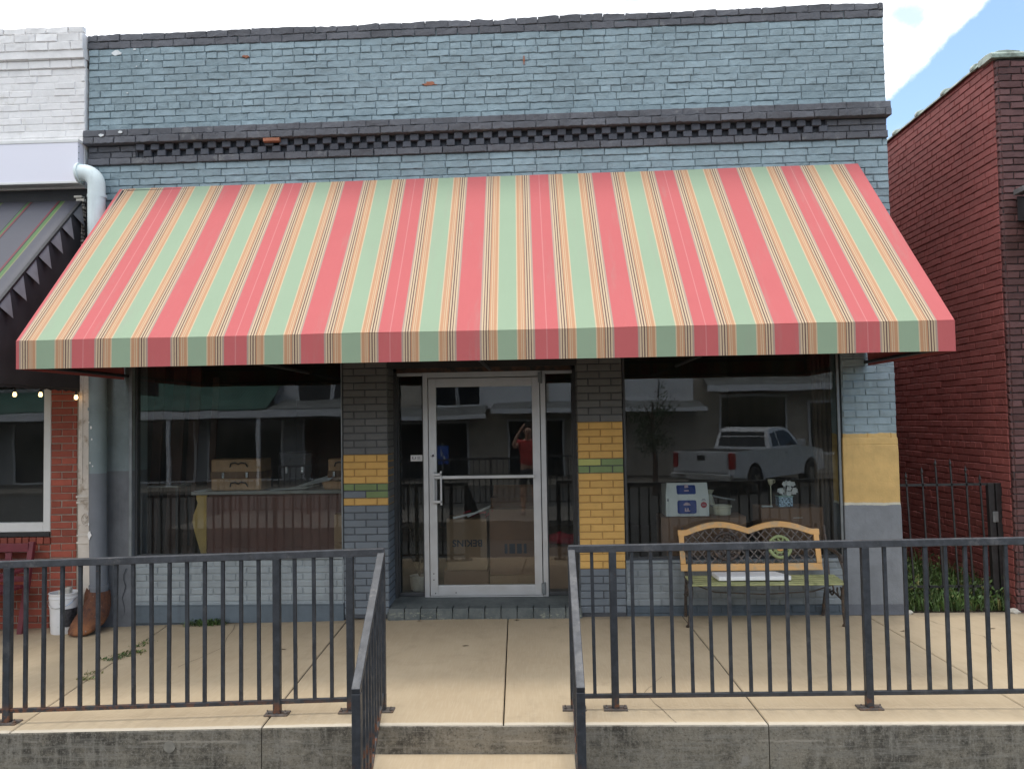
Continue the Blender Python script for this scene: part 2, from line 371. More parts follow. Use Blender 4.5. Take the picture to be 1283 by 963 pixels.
# ------------------------------------------------------------------ mesh builder
class MB:
    def __init__(s): s.v=[]; s.f=[]; s.mi=[]; s.uv=[]; s.hasuv=False
    def add(s, vs, fs, mi=0):
        o = len(s.v); s.v += [tuple(v) for v in vs]
        for f in fs: s.f.append([o+i for i in f]); s.mi.append(mi)
        return o
    def box(s, x0,x1,y0,y1,z0,z1, mi=0, M_=None):
        vs=[(x0,y0,z0),(x1,y0,z0),(x1,y1,z0),(x0,y1,z0),(x0,y0,z1),(x1,y0,z1),(x1,y1,z1),(x0,y1,z1)]
        if M_ is not None: vs=[M_@Vector(v) for v in vs]
        s.add(vs, [(0,3,2,1),(4,5,6,7),(0,1,5,4),(1,2,6,5),(2,3,7,6),(3,0,4,7)], mi)
        return s
    def tube(s, pts, r, n=8, cap=True, mi=0):
        pts=[Vector(p) for p in pts]; rr = r if isinstance(r,(list,tuple)) else [r]*len(pts)
        rings=[]; up=None
        for i,p in enumerate(pts):
            d = (pts[min(i+1,len(pts)-1)]-pts[max(i-1,0)]).normalized()
            if up is None: up = Vector((0,0,1)) if abs(d.z)<.9 else Vector((1,0,0))
            a = d.cross(up)
            if a.length<1e-4: a = d.cross(Vector((0,1,0)))
            a.normalize(); c = a.cross(d).normalized(); up = c
            rings.append([p+(a*math.cos(2*PI*k/n)+c*math.sin(2*PI*k/n))*rr[i] for k in range(n)])
        vs=[v for R in rings for v in R]; fs=[]
        for i in range(len(pts)-1):
            for k in range(n): fs.append((i*n+k, i*n+(k+1)%n, (i+1)*n+(k+1)%n, (i+1)*n+k))
        if cap: fs.append(tuple(reversed(range(n)))); fs.append(tuple((len(pts)-1)*n+k for k in range(n)))
        s.add(vs, fs, mi); return s
    def bar(s, a, b, w, h=None, mi=0, upv=(0,0,1)):
        """square bar from a to b; w across, h along the up direction"""
        h = h or w; a=Vector(a); b=Vector(b); d=(b-a).normalized(); u=Vector(upv)
        if abs(d.dot(u))>.95: u=Vector((0,1,0))
        sd=d.cross(u).normalized(); u=sd.cross(d).normalized()
        vs=[]
        for p in (a,b):
            for (i,j) in ((-1,-1),(1,-1),(1,1),(-1,1)): vs.append(p+sd*i*w/2+u*j*h/2)
        s.add(vs,[(3,2,1,0),(4,5,6,7),(0,1,5,4),(1,2,6,5),(2,3,7,6),(3,0,4,7)],mi); return s
    def loft(s, rings, cap=True, mi=0):
        n=len(rings[0]); vs=[v for R in rings for v in R]; fs=[]
        for i in range(len(rings)-1):
            for k in range(n): fs.append((i*n+k,i*n+(k+1)%n,(i+1)*n+(k+1)%n,(i+1)*n+k))
        if cap: fs.append(tuple(reversed(range(n)))); fs.append(tuple((len(rings)-1)*n+k for k in range(n)))
        s.add(vs,fs,mi); return s
    def lathe(s, prof, c=(0,0,0), n=20, mi=0, cap=True):
        rings=[[(c[0]+r*math.cos(2*PI*k/n), c[1]+r*math.sin(2*PI*k/n), c[2]+z) for k in range(n)] for r,z in prof]
        return s.loft(rings, cap, mi)
    def prism(s, poly, axis, a, b, mi=0):
        """poly of 2-D points extruded along axis ('x','y','z') between a and b"""
        def P(u,v,w): return {'x':(w,u,v),'y':(u,w,v),'z':(u,v,w)}[axis]
        n=len(poly); vs=[P(u,v,a) for u,v in poly]+[P(u,v,b) for u,v in poly]
        fs=[tuple(reversed(range(n))), tuple(range(n,2*n))]+[(i,(i+1)%n,n+(i+1)%n,n+i) for i in range(n)]
        s.add(vs,fs,mi); return s
    def build(s, name, mats, parent=None, smooth=False, bevel=0, recalc=True, solid=0):
        me = bpy.data.meshes.new(name); me.from_pydata(s.v, [], s.f)
        mats = mats if isinstance(mats,(list,tuple)) else [mats]
        for m in mats: me.materials.append(m)
        for p,i in zip(me.polygons, s.mi): p.material_index = i
        if s.hasuv:
            uvl = me.uv_layers.new(name='UVMap')
            for lp in me.loops: uvl.data[lp.index].uv = s.uv[lp.vertex_index]
        if recalc:
            bm = bmesh.new(); bm.from_mesh(me); bmesh.ops.recalc_face_normals(bm, faces=bm.faces); bm.to_mesh(me); bm.free()
        if smooth:
            for p in me.polygons: p.use_smooth = True
        o = bpy.data.objects.new(name, me); COL.objects.link(o)
        if parent is not None:
            w = world_of(parent); me.transform(w.inverted()); o.parent = parent
        if smooth and smooth != 'all':
            md = o.modifiers.new('split','EDGE_SPLIT'); md.split_angle = math.radians(40)
        if bevel:
            md = o.modifiers.new('bevel','BEVEL'); md.width = bevel; md.segments = 2; md.limit_method='ANGLE'; md.angle_limit=math.radians(40)
        if solid:
            md = o.modifiers.new('solid','SOLIDIFY'); md.thickness = solid; md.offset = 0
        return o

def world_of(o):
    w = Matrix.LocRotScale(o.location, o.rotation_euler, o.scale)
    return world_of(o.parent) @ w if o.parent else w

def tag(o, label=None, cat=None, group=None, kind=None):
    if label: o['label']=label
    if cat: o['category']=cat
    if group: o['group']=group
    if kind: o['kind']=kind
    return o
def thing(name, label, cat, loc=(0,0,0), rz=0, group=None):
    o = bpy.data.objects.new(name, None); o.empty_display_size=.2; COL.objects.link(o)
    o.location=loc; o.rotation_euler=(0,0,rz)
    return tag(o, label, cat, group)
def struct(o): o['kind']='structure'; return o
def copy_tree(o, parent=None):
    c = o.copy(); COL.objects.link(c)
    if parent is not None: c.parent = parent
    for ch in list(o.children): copy_tree(ch, c)
    return c

# ------------------------------------------------------------------ bricks
def brick(mb, u0,u1,z0,z1,d, fn, mi=0, depth=.05, ch=.005, jit=.0015, lump=0):
    """one brick in wall coordinates: u along, z up, d = distance the face stands proud"""
    j=lambda a=jit: R_.uniform(-a,a)
    dd = d + j(jit*1.6 + lump)
    tl = j(lump)
    q=[(u0+j(),z0+j()),(u1+j(),z0+j()),(u1+j(),z1+j()),(u0+j(),z1+j())]
    back=[fn(u,z,d-depth) for u,z in q]
    mid=[fn(u,z,dd-ch+tl) for u,z in q]
    cu=(u0+u1)/2; cz=(z0+z1)/2
    fr=[fn(u+(ch if u<cu else -ch), z+(ch if z<cz else -ch), dd+tl+j(lump*.4)) for u,z in q]
    vs=back+mid+fr
    fs=[]
    for a in (0,4):
        for i in range(4): fs.append((a+i,a+(i+1)%4,a+4+(i+1)%4,a+4+i))
    fs.append((8,9,10,11))
    mb.add(vs,fs,mi)

def rough_brick(mb,u0,u1,z0,z1,d,fn,mi=0,amp=.0022):
    nu=max(3,int((u1-u0)/.034)); nz=2; seed=R_.uniform(0,50); base=d+R_.uniform(-.003,.004); tilt=R_.uniform(-.003,.003)
    def P(i,j,dd,ins=0):
        u=u0+(u1-u0)*i/nu; z=z0+(z1-z0)*j/nz
        w=Vector((u*22,z*22,seed))
        e=amp if (i in(0,nu) or j in(0,nz)) else amp*.5
        u+=noise.noise(w)*e*1.5+(ins if i==0 else -ins if i==nu else 0)
        z+=noise.noise(w+Vector((9,9,9)))*e*1.6+(ins if j==0 else -ins if j==nz else 0)
        return fn(u,z,dd+noise.noise(w*.6+Vector((3,1,7)))*.006+tilt*(j-1))
    per=[(i,0) for i in range(nu)]+[(nu,j) for j in range(nz)]+[(i,nz) for i in range(nu,0,-1)]+[(0,j) for j in range(nz,0,-1)]
    n=len(per); vs=[fn(u0+(u1-u0)*i/nu,z0+(z1-z0)*j/nz,d-.05) for i,j in per]+[P(i,j,base-.005) for i,j in per]
    fs=[(k,(k+1)%n,n+(k+1)%n,n+k) for k in range(n)]
    g0=len(vs); vs+=[P(i,j,base,.0045) for j in range(nz+1) for i in range(nu+1)]
    G=lambda i,j:g0+j*(nu+1)+i
    for k in range(n): a,b_=per[k],per[(k+1)%n]; fs.append((n+k,n+(k+1)%n,G(*b_),G(*a)))
    for j in range(nz):
        for i in range(nu): fs.append((G(i,j),G(i+1,j),G(i+1,j+1),G(i,j+1)))
    mb.add(vs,fs,mi)

def brickwork(mb, u0,u1,z0,z1, fn, mif=lambda u,z:0, course=.0677, bl=.215, joint=.009, jit=.0015, lump=0, d=.012, headers=0, off=0, skip=None, phase=0):
    n = max(1, round((z1-z0)/course)); c=(z1-z0)/n
    for k in range(n):
        za=z0+k*c; zb=za+c
        L = bl/2 if (headers and k%headers==headers//2) else bl
        u = u0 - (L/2 if (k+phase)%2 else 0) + 0
        first=True
        while u < u1-.01:
            a=max(u,u0); e=min(u+L+(R_.uniform(-.012,.012) if lump else 0),u1)
            nxt=u+L if not lump else e
            if u1-e<.03: e=u1; nxt=u1
            if e-a>.02 and not (skip and skip((a+e)/2,(za+zb)/2)):
                lm = lump(( a+e)/2) if callable(lump) else lump
                jt = jit(( a+e)/2) if callable(jit) else jit
                if lm>.001: rough_brick(mb, a+joint/2, e-joint/2, za+joint/2, zb-joint/2, d, fn, mif((a+e)/2,(za+zb)/2), amp=.0014+lm*.75)
                else: brick(mb, a+joint/2, e-joint/2, za+joint/2, zb-joint/2, d, fn, mif((a+e)/2,(za+zb)/2), jit=jt, lump=lm)
            u=nxt

front = lambda u,z,d: (u,-d,z)
LIFT = lambda x: .0065*(x+.6)

# ------------------------------------------------------------------ ground, walk, steps
def wz(x): return 0.0 if x>=-1 else .018*(x+1)
def slab(mb, xa0,xa1,xb0,xb1,y0,y1,th=.12,g=.004):
    """walk slab between joint lines: left joint xa0 (at y1, wall) .. xa1 (at y0, kerb)"""
    nx=6; rows=[]
    def X(t,yy):
        k=(y1-yy)/(y1-y0); a=xa0+(xa1-xa0)*k+g; e=xb0+(xb1-xb0)*k-g
        return a+(e-a)*t
    b=.006
    outline=[]
    for (inset,dz) in ((0,-th),(0,-b),(b,0)):
        ring=[]
        for i in range(nx+1):
            yy=y0+inset; x=X(i/nx,yy)+(inset if i==0 else -inset if i==nx else 0); ring.append((x,yy,wz(x)+dz))
        for i in range(nx,-1,-1):
            yy=y1-inset; x=X(i/nx,yy)+(inset if i==0 else -inset if i==nx else 0); ring.append((x,yy,wz(x)+dz))
        outline.append(ring)
    n=len(outline[0]); vs=[v for r in outline for v in r]; fs=[]
    for a in (0,1):
        for k in range(n): fs.append((a*n+k,a*n+(k+1)%n,(a+1)*n+(k+1)%n,(a+1)*n+k))
    o=mb.add(vs,fs); st=len(mb.mi)-len(fs)
    for k in range(n): mb.mi[st+k]=1
    mb.add([],[]); base=o
    for i in range(nx): mb.f.append([base+2*n+i,base+2*n+i+1,base+2*n+n-2-i,base+2*n+n-1-i]); mb.mi.append(0)

g = MB()
for i in range(1):
    g.add([(-300,-300,-.46),(300,-300,-.46),(300,300,-.46),(-300,300,-.46)],[(0,1,2,3)])
struct(g.build('ground', M['grass_ground']))
mb = MB(); mb.add([(-60,-19.0,-.40),(60,-19.0,-.40),(60,-2.9,-.40),(-60,-2.9,-.40)],[(0,1,2,3)])
struct(mb.build('road', M['asphalt']))
mb = MB()
joints=[(-8.6,-8.2),(-5.23,-4.93),(-3.62,-3.35),(-1.905,-1.771),(-.39,-.291),(1.228,1.292),(2.888,2.945),(4.6,4.6),(6.3,6.3),(8.0,8.0)]
for a,b_ in zip(joints[:-1],joints[1:]): slab(mb,a[0],a[1],b_[0],b_[1],-2.762,.06)
sw = mb.build('sidewalk', [M['walk'],M['stained']]); struct(sw)
# stained front of the raised walk, three pours with joints between them
tw = thing('retaining_wall','black stained concrete wall holding up the front of the tan sidewalk','wall',(0,-2.7,-.46))
for a,b_ in ((-8.2,-1.774),(-1.768,1.289),(1.295,8.0)):
    mb=MB(); nx=40; vs=[]; fs=[]
    for i in range(nx+1):
        x=a+(b_-a)*i/nx; zt=wz(x)-.009
        for (yy,zz) in ((-2.766,-.46),(-2.766,zt-.004),(-2.7635,zt),(-2.50,zt-.120),(-2.50,-.46)):
            w=.0015*noise.noise(Vector((x*6,zz*6,1.3))) if zz<zt-.02 else 0
            vs.append((x,yy+w,zz))
    for i in range(nx):
        for k in range(4): fs.append((i*5+k,(i+1)*5+k,(i+1)*5+k+1,i*5+k+1))
    fs.append((0,1,2,3,4)); fs.append(tuple(nx*5+k for k in (4,3,2,1,0)))
    mb.add(vs,fs); mb.build('wall_panel', M['stained'], tw)
mb=MB(); mb.lathe([(.0005,0),(.030,0),(.036,.002),(.036,.005)],(0,0,0),20)
for i,v in enumerate(mb.v): mb.v[i]=(-2.342+v[0], -2.766-v[2], -.128+v[1])
mb.build('form_tie_plug', simple('grout_plug',(.26,.24,.20),.9,.2,20,.3), tw)
# two broad steps down to the road
mb=MB()
mb.box(-1.085,.135,-3.06,-2.768,-.46,-.172); mb.box(-1.085,.135,-3.42,-3.062,-.46,-.290)
for i in range(len(mb.f)):
    if i%6!=1: mb.mi[i]=1
st = mb.build('steps', [M['walk'],M['stained']], bevel=.006); struct(st)
# alley floor
mb=MB(); mb.add([(3.23,.075,-.02),(4.27,.075,-.02),(4.27,13,.02),(3.23,13,.02)],[(0,1,2,3)])
struct(mb.build('alley_soil', M['dirt']))
# stone rubble at the foot of the alley
for k,(x,y,r) in enumerate([(3.29,.02,.042),(4.24,.03,.055)]):
    mb=MB(); rings=[]
    for i in range(5):
        a=PI*i/4*.9+.1; rr=r*math.sin(a)*(1+.0*i); zz=r*.7*math.cos(a)
        rings.append([(x+rr*math.cos(t)*R_.uniform(.8,1.25), y+rr*math.sin(t)*R_.uniform(.8,1.1), .012+zz*.8) for t in [2*PI*q/9 for q in range(9)]])
    mb.loft(rings); o=mb.build('broken_stone',M['stone'])
    tag(o, ['small pale lump of broken concrete at foot of the smooth grey pier','pale lump of broken concrete beside the iron gate post at far right'][k],'stone')

# ------------------------------------------------------------------ main building
bld = thing('storefront_building','blue grey painted brick storefront with charcoal cornice and yellow banded columns','building',(-.6,.5,0))
# parapet field
def lumpf(x): return .0050 if -3.3<x<2.0 else .0018
def jitf(x): return .0045 if -3.3<x<2.0 else .0018
ffup = lambda u,z,d: (u,-d,z+LIFT(u))
mb=MB()
def chipskip(u,z):
    return False
bares=[(-1.04,5.071),( -2.84,5.405),(-.15,5.283)]
def mi_par(u,z):
    return 0
brickwork(mb,-4.41,3.245,4.72,5.545,ffup,mi_par,course=.0700,jit=jitf,lump=lumpf,headers=7,joint=.0058,d=.011)
mb.build('parapet',M['blue'],bld)
mb=MB(); mb.box(-4.405,3.24,-.004,.33,4.70,5.62)
for i,v in enumerate(mb.v): mb.v[i]=(v[0],v[1],v[2]+LIFT(v[0]))
mb.build('parapet_core',M['blue_mortar'],bld)
# chipped bricks showing red clay
for (x,z,w,h) in [(-1.06,5.07,.15,.045),(-2.85,5.40,.075,.03),(-.15,5.27,.02,.09)]:
    mb=MB(); n=16; ring=[]; ring2=[]
    for k in range(n):
        t=2*PI*k/n; q=R_.uniform(.5,1.2)
        ring.append((x+w/2*math.cos(t)*q,-.0135-.004,z+h/2*math.sin(t)*q)); ring2.append((x+w/2*math.cos(t)*q*.9,-.001,z+h/2*math.sin(t)*q*.9))
    mb.add(ring2+[(v[0],-.0215,v[2]+LIFT(v[0])*0) for v in ring],[tuple(range(n)),tuple(range(n,2*n))]+[(k,(k+1)%n,n+(k+1)%n,n+k) for k in range(n)])
    mb.build('chipped_brick',M['bare'],bld)
# coping courses
mb=MB()
brickwork(mb,-4.42,3.25,5.545,5.690,ffup,course=.072,jit=.004,lump=.006,d=.018,joint=.006)
for i,v in enumerate(mb.v):
    x,y,z=v
    if z-LIFT(x)>5.63: mb.v[i]=(x,y,z+.016*noise.noise(Vector((x*1.3,0,0)))+.007*noise.noise(Vector((x*6,3,0))))
mb.box(-4.41,3.24,-.008,.34,5.62,5.665)
for i in range(len(mb.v)-8,len(mb.v)): v=mb.v[i]; mb.v[i]=(v[0],v[1],v[2]+LIFT(v[0]))
mb.build('coping',M['dark'],bld)
# cornice (two courses projecting), dentils, dark string
mb=MB()
brickwork(mb,-4.43,3.265,4.655,4.725,ffup,course=.07,jit=.003,lump=.004,d=.078,joint=.007)
brickwork(mb,-4.43,3.265,4.585,4.655,ffup,course=.07,jit=.003,lump=.004,d=.088,phase=1,joint=.007)
mb.box(-4.425,3.258,-.070,.1,4.588,4.722)
for i in range(len(mb.v)-8,len(mb.v)): v=mb.v[i]; mb.v[i]=(v[0],v[1],v[2]+LIFT(v[0]))
mb.build('cornice',M['dark'],bld)
mb=MB()
u=-3.92
while u<2.64:
    rough_brick(mb,u,u+.082,4.522,4.584,.044,ffup)
    rough_brick(mb,u+.066,u+.146,4.462,4.522,.034,ffup)
    u+=.1405
mb.build('dentil_band',M['dark_deep'],bld)
mb=MB()
brickwork(mb,-4.41,-3.93,4.46,4.583,ffup,course=.061,d=.016,lump=.003)
brickwork(mb,2.68,3.245,4.46,4.583,ffup,course=.061,d=.016,jit=.002)
brickwork(mb,-4.41,3.245,4.390,4.46,ffup,course=.07,jit=.003,lump=.003,d=.036,joint=.007)
mb.build('string_course',M['dark'],bld)
mb=MB(); mb.box(-4.405,-3.925,-.002,.3,4.38,4.60); mb.box(-3.925,2.675,.018,.3,4.38,4.60); mb.box(2.675,3.24,-.002,.3,4.38,4.60)
for i,v in enumerate(mb.v): mb.v[i]=(v[0],v[1],v[2]+LIFT(v[0]))
mb.build('cornice_core',M['dark_deep'],bld)
mb=MB(); rough_brick(mb,-2.66,-2.50,4.548,4.584,.0905,ffup); 
mb.build('chipped_brick',M['bare'],bld)
# wall between cornice and window head
mb=MB()
brickwork(mb,-4.41,3.245,3.98,4.39,ffup,course=.068,jit=.002,lump=.0025,joint=.0065)
brickwork(mb,2.60,3.245,2.765,3.98,ffup,course=.068,jit=.002,lump=.0025,joint=.0065)
for i,v in enumerate(mb.v):
    if v[2]<2.80 and v[0]>2.5: mb.v[i]=(v[0],v[1],max(v[2],2.765))
mb.build('upper_wall',M['blue'],bld)
mb=MB(); mb.box(-4.405,3.24,-.003,.3,2.76,4.42); mb.build('upper_wall_core',M['blue_mortar'],bld)
# paint spatter spots
for (x,z,r) in [(-4.13,5.50,.04),(-3.95,5.53,.012),(-3.83,5.42,.008),(-4.24,4.665,.022),(-4.05,4.69,.018),(-4.02,5.10,.008),(-3.93,5.36,.006)]:
    mb=MB(); n=10
    rg=[(x+r*1.3*math.cos(2*PI*k/n)*R_.uniform(.7,1.1), 0, z+r*.7*math.sin(2*PI*k/n)*R_.uniform(.7,1.1)) for k in range(n)]
    y0=-.0195 if z>4.8 else -.092
    mb.add([(a,y0-.002,c+LIFT(a)) for a,_,c in rg]+[(a,y0+.006,c+LIFT(a)) for a,_,c in rg],[tuple(range(n)),tuple(range(n,2*n))]+[(k,(k+1)%n,n+(k+1)%n,n+k) for k in range(n)])
    mb.build('paint_spot',M['pipe_white'],bld)
# shell: side walls, back, roof
mb=MB()
mb.box(-4.405,-4.2,.30,12.5,-.1,5.3); mb.box(3.03,3.235,.30,12.5,-.1,5.35); mb.box(-4.2,3.03,12.3,12.5,-.1,5.3)
mb.build('side_wall',M['sidebrick'],bld)
mb=MB(); mb.box(-4.2,3.03,.33,12.3,4.60,4.66); mb.build('roof',M['roofing'],bld)
# interior shell
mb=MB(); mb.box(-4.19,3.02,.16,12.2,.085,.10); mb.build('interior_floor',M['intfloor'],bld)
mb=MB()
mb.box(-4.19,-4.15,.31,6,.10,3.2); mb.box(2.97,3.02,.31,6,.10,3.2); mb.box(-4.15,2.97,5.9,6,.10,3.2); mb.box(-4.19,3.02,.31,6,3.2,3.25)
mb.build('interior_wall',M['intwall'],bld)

# columns
def column(u0,u1,bands,name='brick_column'):
    """bands [(z_top, material index, mortar index)]"""
    mats=[M['colgrey'],M['yellow'],M['green'],M['colgrey_up'],M['limegreen'],M['col_mortar'],M['yel_mortar']]
    mb=MB()
    def band(u,z):
        for zt,mi in bands:
            if z<zt:
                return mi(u) if callable(mi) else mi
        return 3
    brickwork(mb,u0,u1,.03,2.76,front,band,course=.0683,bl=.215,joint=.008,jit=.0012)
    # returned sides into the recess / window reveal
    right=lambda q: (lambda u,z,d:(u1-.012+d,u,z)); left=lambda u,z,d:(u0+.012-d,u,z)
    def grey(u,z): b_=band(u1,z); return 0 if z<1.0 else 3
    brickwork(mb,-.004,.30,.03,2.76,right(0),grey,course=.0683,bl=.215,joint=.008,phase=1)
    brickwork(mb,-.004,.30,.03,2.76,left,grey,course=.0683,bl=.215,joint=.008,phase=1)
    zs=[.0]+[b_[0] for b_ in bands]+[2.76]
    for i in range(len(zs)-1):
        mi=bands[i][1] if i<len(bands) else 3
        mb.box(u0+.003,u1-.003,-.005,.298,zs[i],zs[i+1], 6 if mi==1 else 5)
    return mb.build(name,mats,bld)
Z=lambda k: .03+.06995*0+ (2.73/40)*k   # course heights
c=2.73/40
column(-1.93,-1.50,[(.03+c*15,0),(.03+c*16,1),(.03+c*17,lambda u:0 if u<-1.82 or u>-1.60 else 2),(.03+c*18,2),(.03+c*22,1),(.03+c*24,3)])
column(.29,.715,[(.03+c*6,0),(.03+c*19,1),(.03+c*20,2),(.03+c*21,lambda u:4 if u<.4 else 2),(.03+c*26,1)])

# right pier: bricks above, smooth render below
mb=MB()
brickwork(mb,2.75,3.235,1.60,2.76,front,course=.0677,jit=.002,lump=.0025,joint=.0065,d=.010)
mb.box(2.745,3.23,-.003,.3,1.55,2.76)
mb.build('brick_pier',M['pierR'],bld)
mb=MB(); n=10; rings=[]
for (z,e) in ((.0,.020),(.03,.016),(.5,.010),(.98,.006),(1.0,.004),(1.02,.001),(1.48,.002),(1.545,.0),(1.552,-.006),(1.56,.0),(1.62,-.002)):
    rings.append([(2.735-e,.28,z),(2.735-e,-.018-e,z),(3.0,-.020-e,z),(3.24+e,-.018-e,z),(3.24+e,.28,z)])
mb.loft(rings); mb.build('pier_render',M['pierR'],bld,bevel=.008)
# left pier
mb=MB(); rings=[]
for (z,e) in ((-.07,.03),(.15,.02),(.55,.004),(2.76,.0)):
    rings.append([(-4.405,.28,z),(-4.405,-.012-e,z),(-3.955+e*.6,-.012-e,z),(-3.955+e*.6,.28,z)])
mb.loft(rings); mb.build('left_pier',M['pierL'],bld,bevel=.006)
# vertical crack in left pier & channel
mb=MB(); pts=[(-4.03+.02*math.sin(i*1.7)+.012*R_.uniform(-1,1),-.0335,.05+i*.055) for i in range(9)]
mb.tube(pts,.004,5); mb.build('crack',M['col_mortar'],bld)

# bulkheads below the windows
mb=MB()
brickwork(mb,-3.93,-1.935,.165,.555,front,course=.0677,d=.010)
mb.box(-3.935,-1.932,-.002,.25,-.06,.56)
mb.box(-3.95,-1.932,-.030,.0,.13,.152); mb.box(-3.94,-1.932,-.022,.0,-.03,.13)
mb.box(-3.94,-1.932,-.030,.10,.56,.585)
mb.build('bulkhead',M['bulk'],bld,bevel=.003)
mb=MB()
brickwork(mb,.72,2.73,.02,.49,front,course=.0677,d=.008)
mb.box(.718,2.732,-.001,.25,-.02,.49); mb.box(.718,2.732,-.022,.10,.49,.515)
mb.build('bulkhead',M['bulkR'],bld,bevel=.003)

def window(x0,x1,z0,z1,y=.05):
    w=thing('shop_window',None,None); COL.objects.unlink(w); bpy.data.objects.remove(w)
    fr=MB(); t=.022
    fr.box(x0,x0+t,y-.03,y+.04,z0,z1); fr.box(x1-t,x1,y-.03,y+.04,z0,z1)
    fr.box(x0+t,x1-t,y-.03,y+.04,z0,z0+t); fr.box(x0+t,x1-t,y-.03,y+.04,z1-t,z1)
    f=fr.build('window',M['alum_dark'],bld,bevel=.002)
    p=MB(); p.box(x0+t,x1-t,y,y+.006,z0+t,z1-t); p.build('pane',M['glass'],f)
    return f
wL=window(-3.955,-1.932,.585,2.70); wR=window(.722,2.742,.515,2.70)
# grey channels beside left window
mb=MB(); mb.box(-3.985,-3.957,-.035,.01,.56,2.72); mb.build('window_channel',M['alum_grey'],wL,bevel=.002)
mb=MB(); mb.box(2.700,2.722,-.008,.012,.52,2.72); mb.build('window_channel',M['alum_grey'],wR,bevel=.002)
mb=MB(); mb.box(-1.945,-1.934,-.02,.0,.58,2.72); mb.build('window_channel',M['alum_grey'],wL,bevel=.002)
# heads above the glass
for a_,e_ in ((-3.97,-1.932),(.72,2.745)):
    mb=MB(); mb.box(a_,e_,.0,.30,2.70,2.758); mb.build('window_head',M['blackwood'],bld)
# hopper lip light strips inside window tops
# entry recess
Y0=.35
mb=MB(); 
mb.box(-1.512,.302,-.055,.30,-.02,.060)
for i in range(12): 
    x=-1.50+i*.15
    mb.box(x+.004,x+.146,-.070,.06,-.01,.098)
mb.add([(-1.512,.04,.060),(.302,.04,.060),(.302,.04,.098),(-1.512,.04,.098),(-1.512,.42,.10),(.302,.42,.10),(.302,.42,.128),(-1.512,.42,.128)],[(3,2,6,7),(0,3,7,4),(1,5,6,2),(4,7,6,5),(0,4,5,1)])
mb.build('entry_sill',M['curb'],bld,bevel=.004)
mb=MB(); mb.box(-1.50,.29,.0,.42,2.37,2.76); mb.box(-1.50,.29,-.02,.0,2.34,2.45); mb.build('entry_header',M['blackwood'],bld)
mb=MB(); mb.box(-1.495,.285,.30,.36,2.315,2.368); mb.build('entry_trim',M['brownwood'],bld,bevel=.004)
for a_,e_ in ((-1.512,-1.47),(.26,.302)):
    mb=MB(); mb.box(a_,e_,.30,.42,.10,2.37); mb.build('entry_jamb',M['alum_dark'],bld)
# sidelights
for (x0,x1) in ((-1.47,-1.215),(-.005,.26)):
    mb=MB(); mb.box(x0,x1,Y0,Y0+.04,.128,.16); mb.box(x0,x1,Y0-.01,Y0+.045,2.285,2.315,1); mb.box(x0,x0+.012,Y0,Y0+.04,.155,2.29); mb.box(x1-.012,x1,Y0,Y0+.04,.155,2.29)
    s_=mb.build('sidelight',[M['alum_dark'],M['alum']],bld,bevel=.002)
    p=MB(); p.box(x0,x1,Y0+.015,Y0+.021,.16,2.285); p.build('pane',M['glass'],s_)
    if x0<-1:
        q=MB(); q.box(-1.345,-1.222,Y0+.008,Y0+.0135,1.445,1.505)
        for (a,w,z,h) in ((-1.33,.012,1.465,.026),(-1.318,.016,1.462,.006),(-1.302,.010,1.466,.022),(-1.28,.03,1.484,.005),(-1.277,.026,1.474,.005),(-1.28,.034,1.462,.005)):
            q.box(a,a+w,Y0+.0065,Y0+.008,z,z+h,1)
        q.build('sticker',[M['signwhite'],M['greyprint']],s_)
# door frame and door
fr=MB()
fr.box(-1.215,-1.165,Y0-.02,Y0+.06,.118,2.318); fr.box(-.055,-.005,Y0-.02,Y0+.06,.118,2.318); fr.box(-1.165,-.055,Y0-.02,Y0+.06,2.262,2.318)
fr.box(-1.165,-.055,Y0-.02,Y0+.06,.108,.128)
door_frame=fr.build('door_frame',M['alum'],bld,bevel=.003)
dr=MB(); d0,d1=-1.158,-.062; y=Y0-.03
dr.box(d0,d0+.075,y,y+.045,.135,2.255); dr.box(d1-.075,d1,y,y+.045,.135,2.255)
dr.box(d0+.075,d1-.075,y,y+.045,2.17,2.255); dr.box(d0+.075,d1-.075,y,y+.045,.135,.235)
door=dr.build('door',M['alum'],bld,bevel=.003)
p=MB(); p.box(d0+.075,d1-.075,y+.02,y+.026,.235,2.17); p.build('pane',M['glass'],door)
p=MB(); p.bar((d0+.06,y-.035,1.287),(d1-.06,y-.035,1.287),.022,.030); p.box(d0+.055,d0+.075,y-.04,y,1.275,1.30); p.box(d1-.075,d1-.055,y-.04,y,1.275,1.30)
p.build('push_bar',M['alum'],door,bevel=.004)
p=MB(); p.box(d0+.045,d0+.060,y-.05,y-.002,1.03,1.34); p.box(d0+.115,d0+.133,y-.065,y-.045,1.02,1.35); p.box(d0+.045,d0+.133,y-.065,y-.045,1.04,1.065); p.box(d0+.045,d0+.133,y-.065,y-.045,1.305,1.33)
p.build('handle',M['alum'],door,bevel=.003)
p=MB(); p.tube([(d0+.04,y-.012,1.50),(d0+.04,y+.002,1.50)],.019,16); p.tube([(d0+.04,y-.016,1.50),(d0+.04,y-.011,1.50)],.010,12,mi=1); p.build('lock',[M['chrome'],M['iron']],door)
for zz in (2.20,.15):
    p=MB(); p.box(d1-.012,d1+.022,y-.016,y+.02,zz,zz+.10); p.tube([(d1+.02,y-.012,zz-.01),(d1+.02,y-.012,zz+.11)],.011,8); p.build('hinge',M['alum_grey'],door,bevel=.002)
for (a,zz) in ((d0+.035,.29),(d0+.035,.35),(d0+.05,.16),(d0+.25,.165)):
    p=MB(); p.tube([(a,y-.003,zz),(a,y+.002,zz)],.006,8); p.build('screw',M['iron'],door)

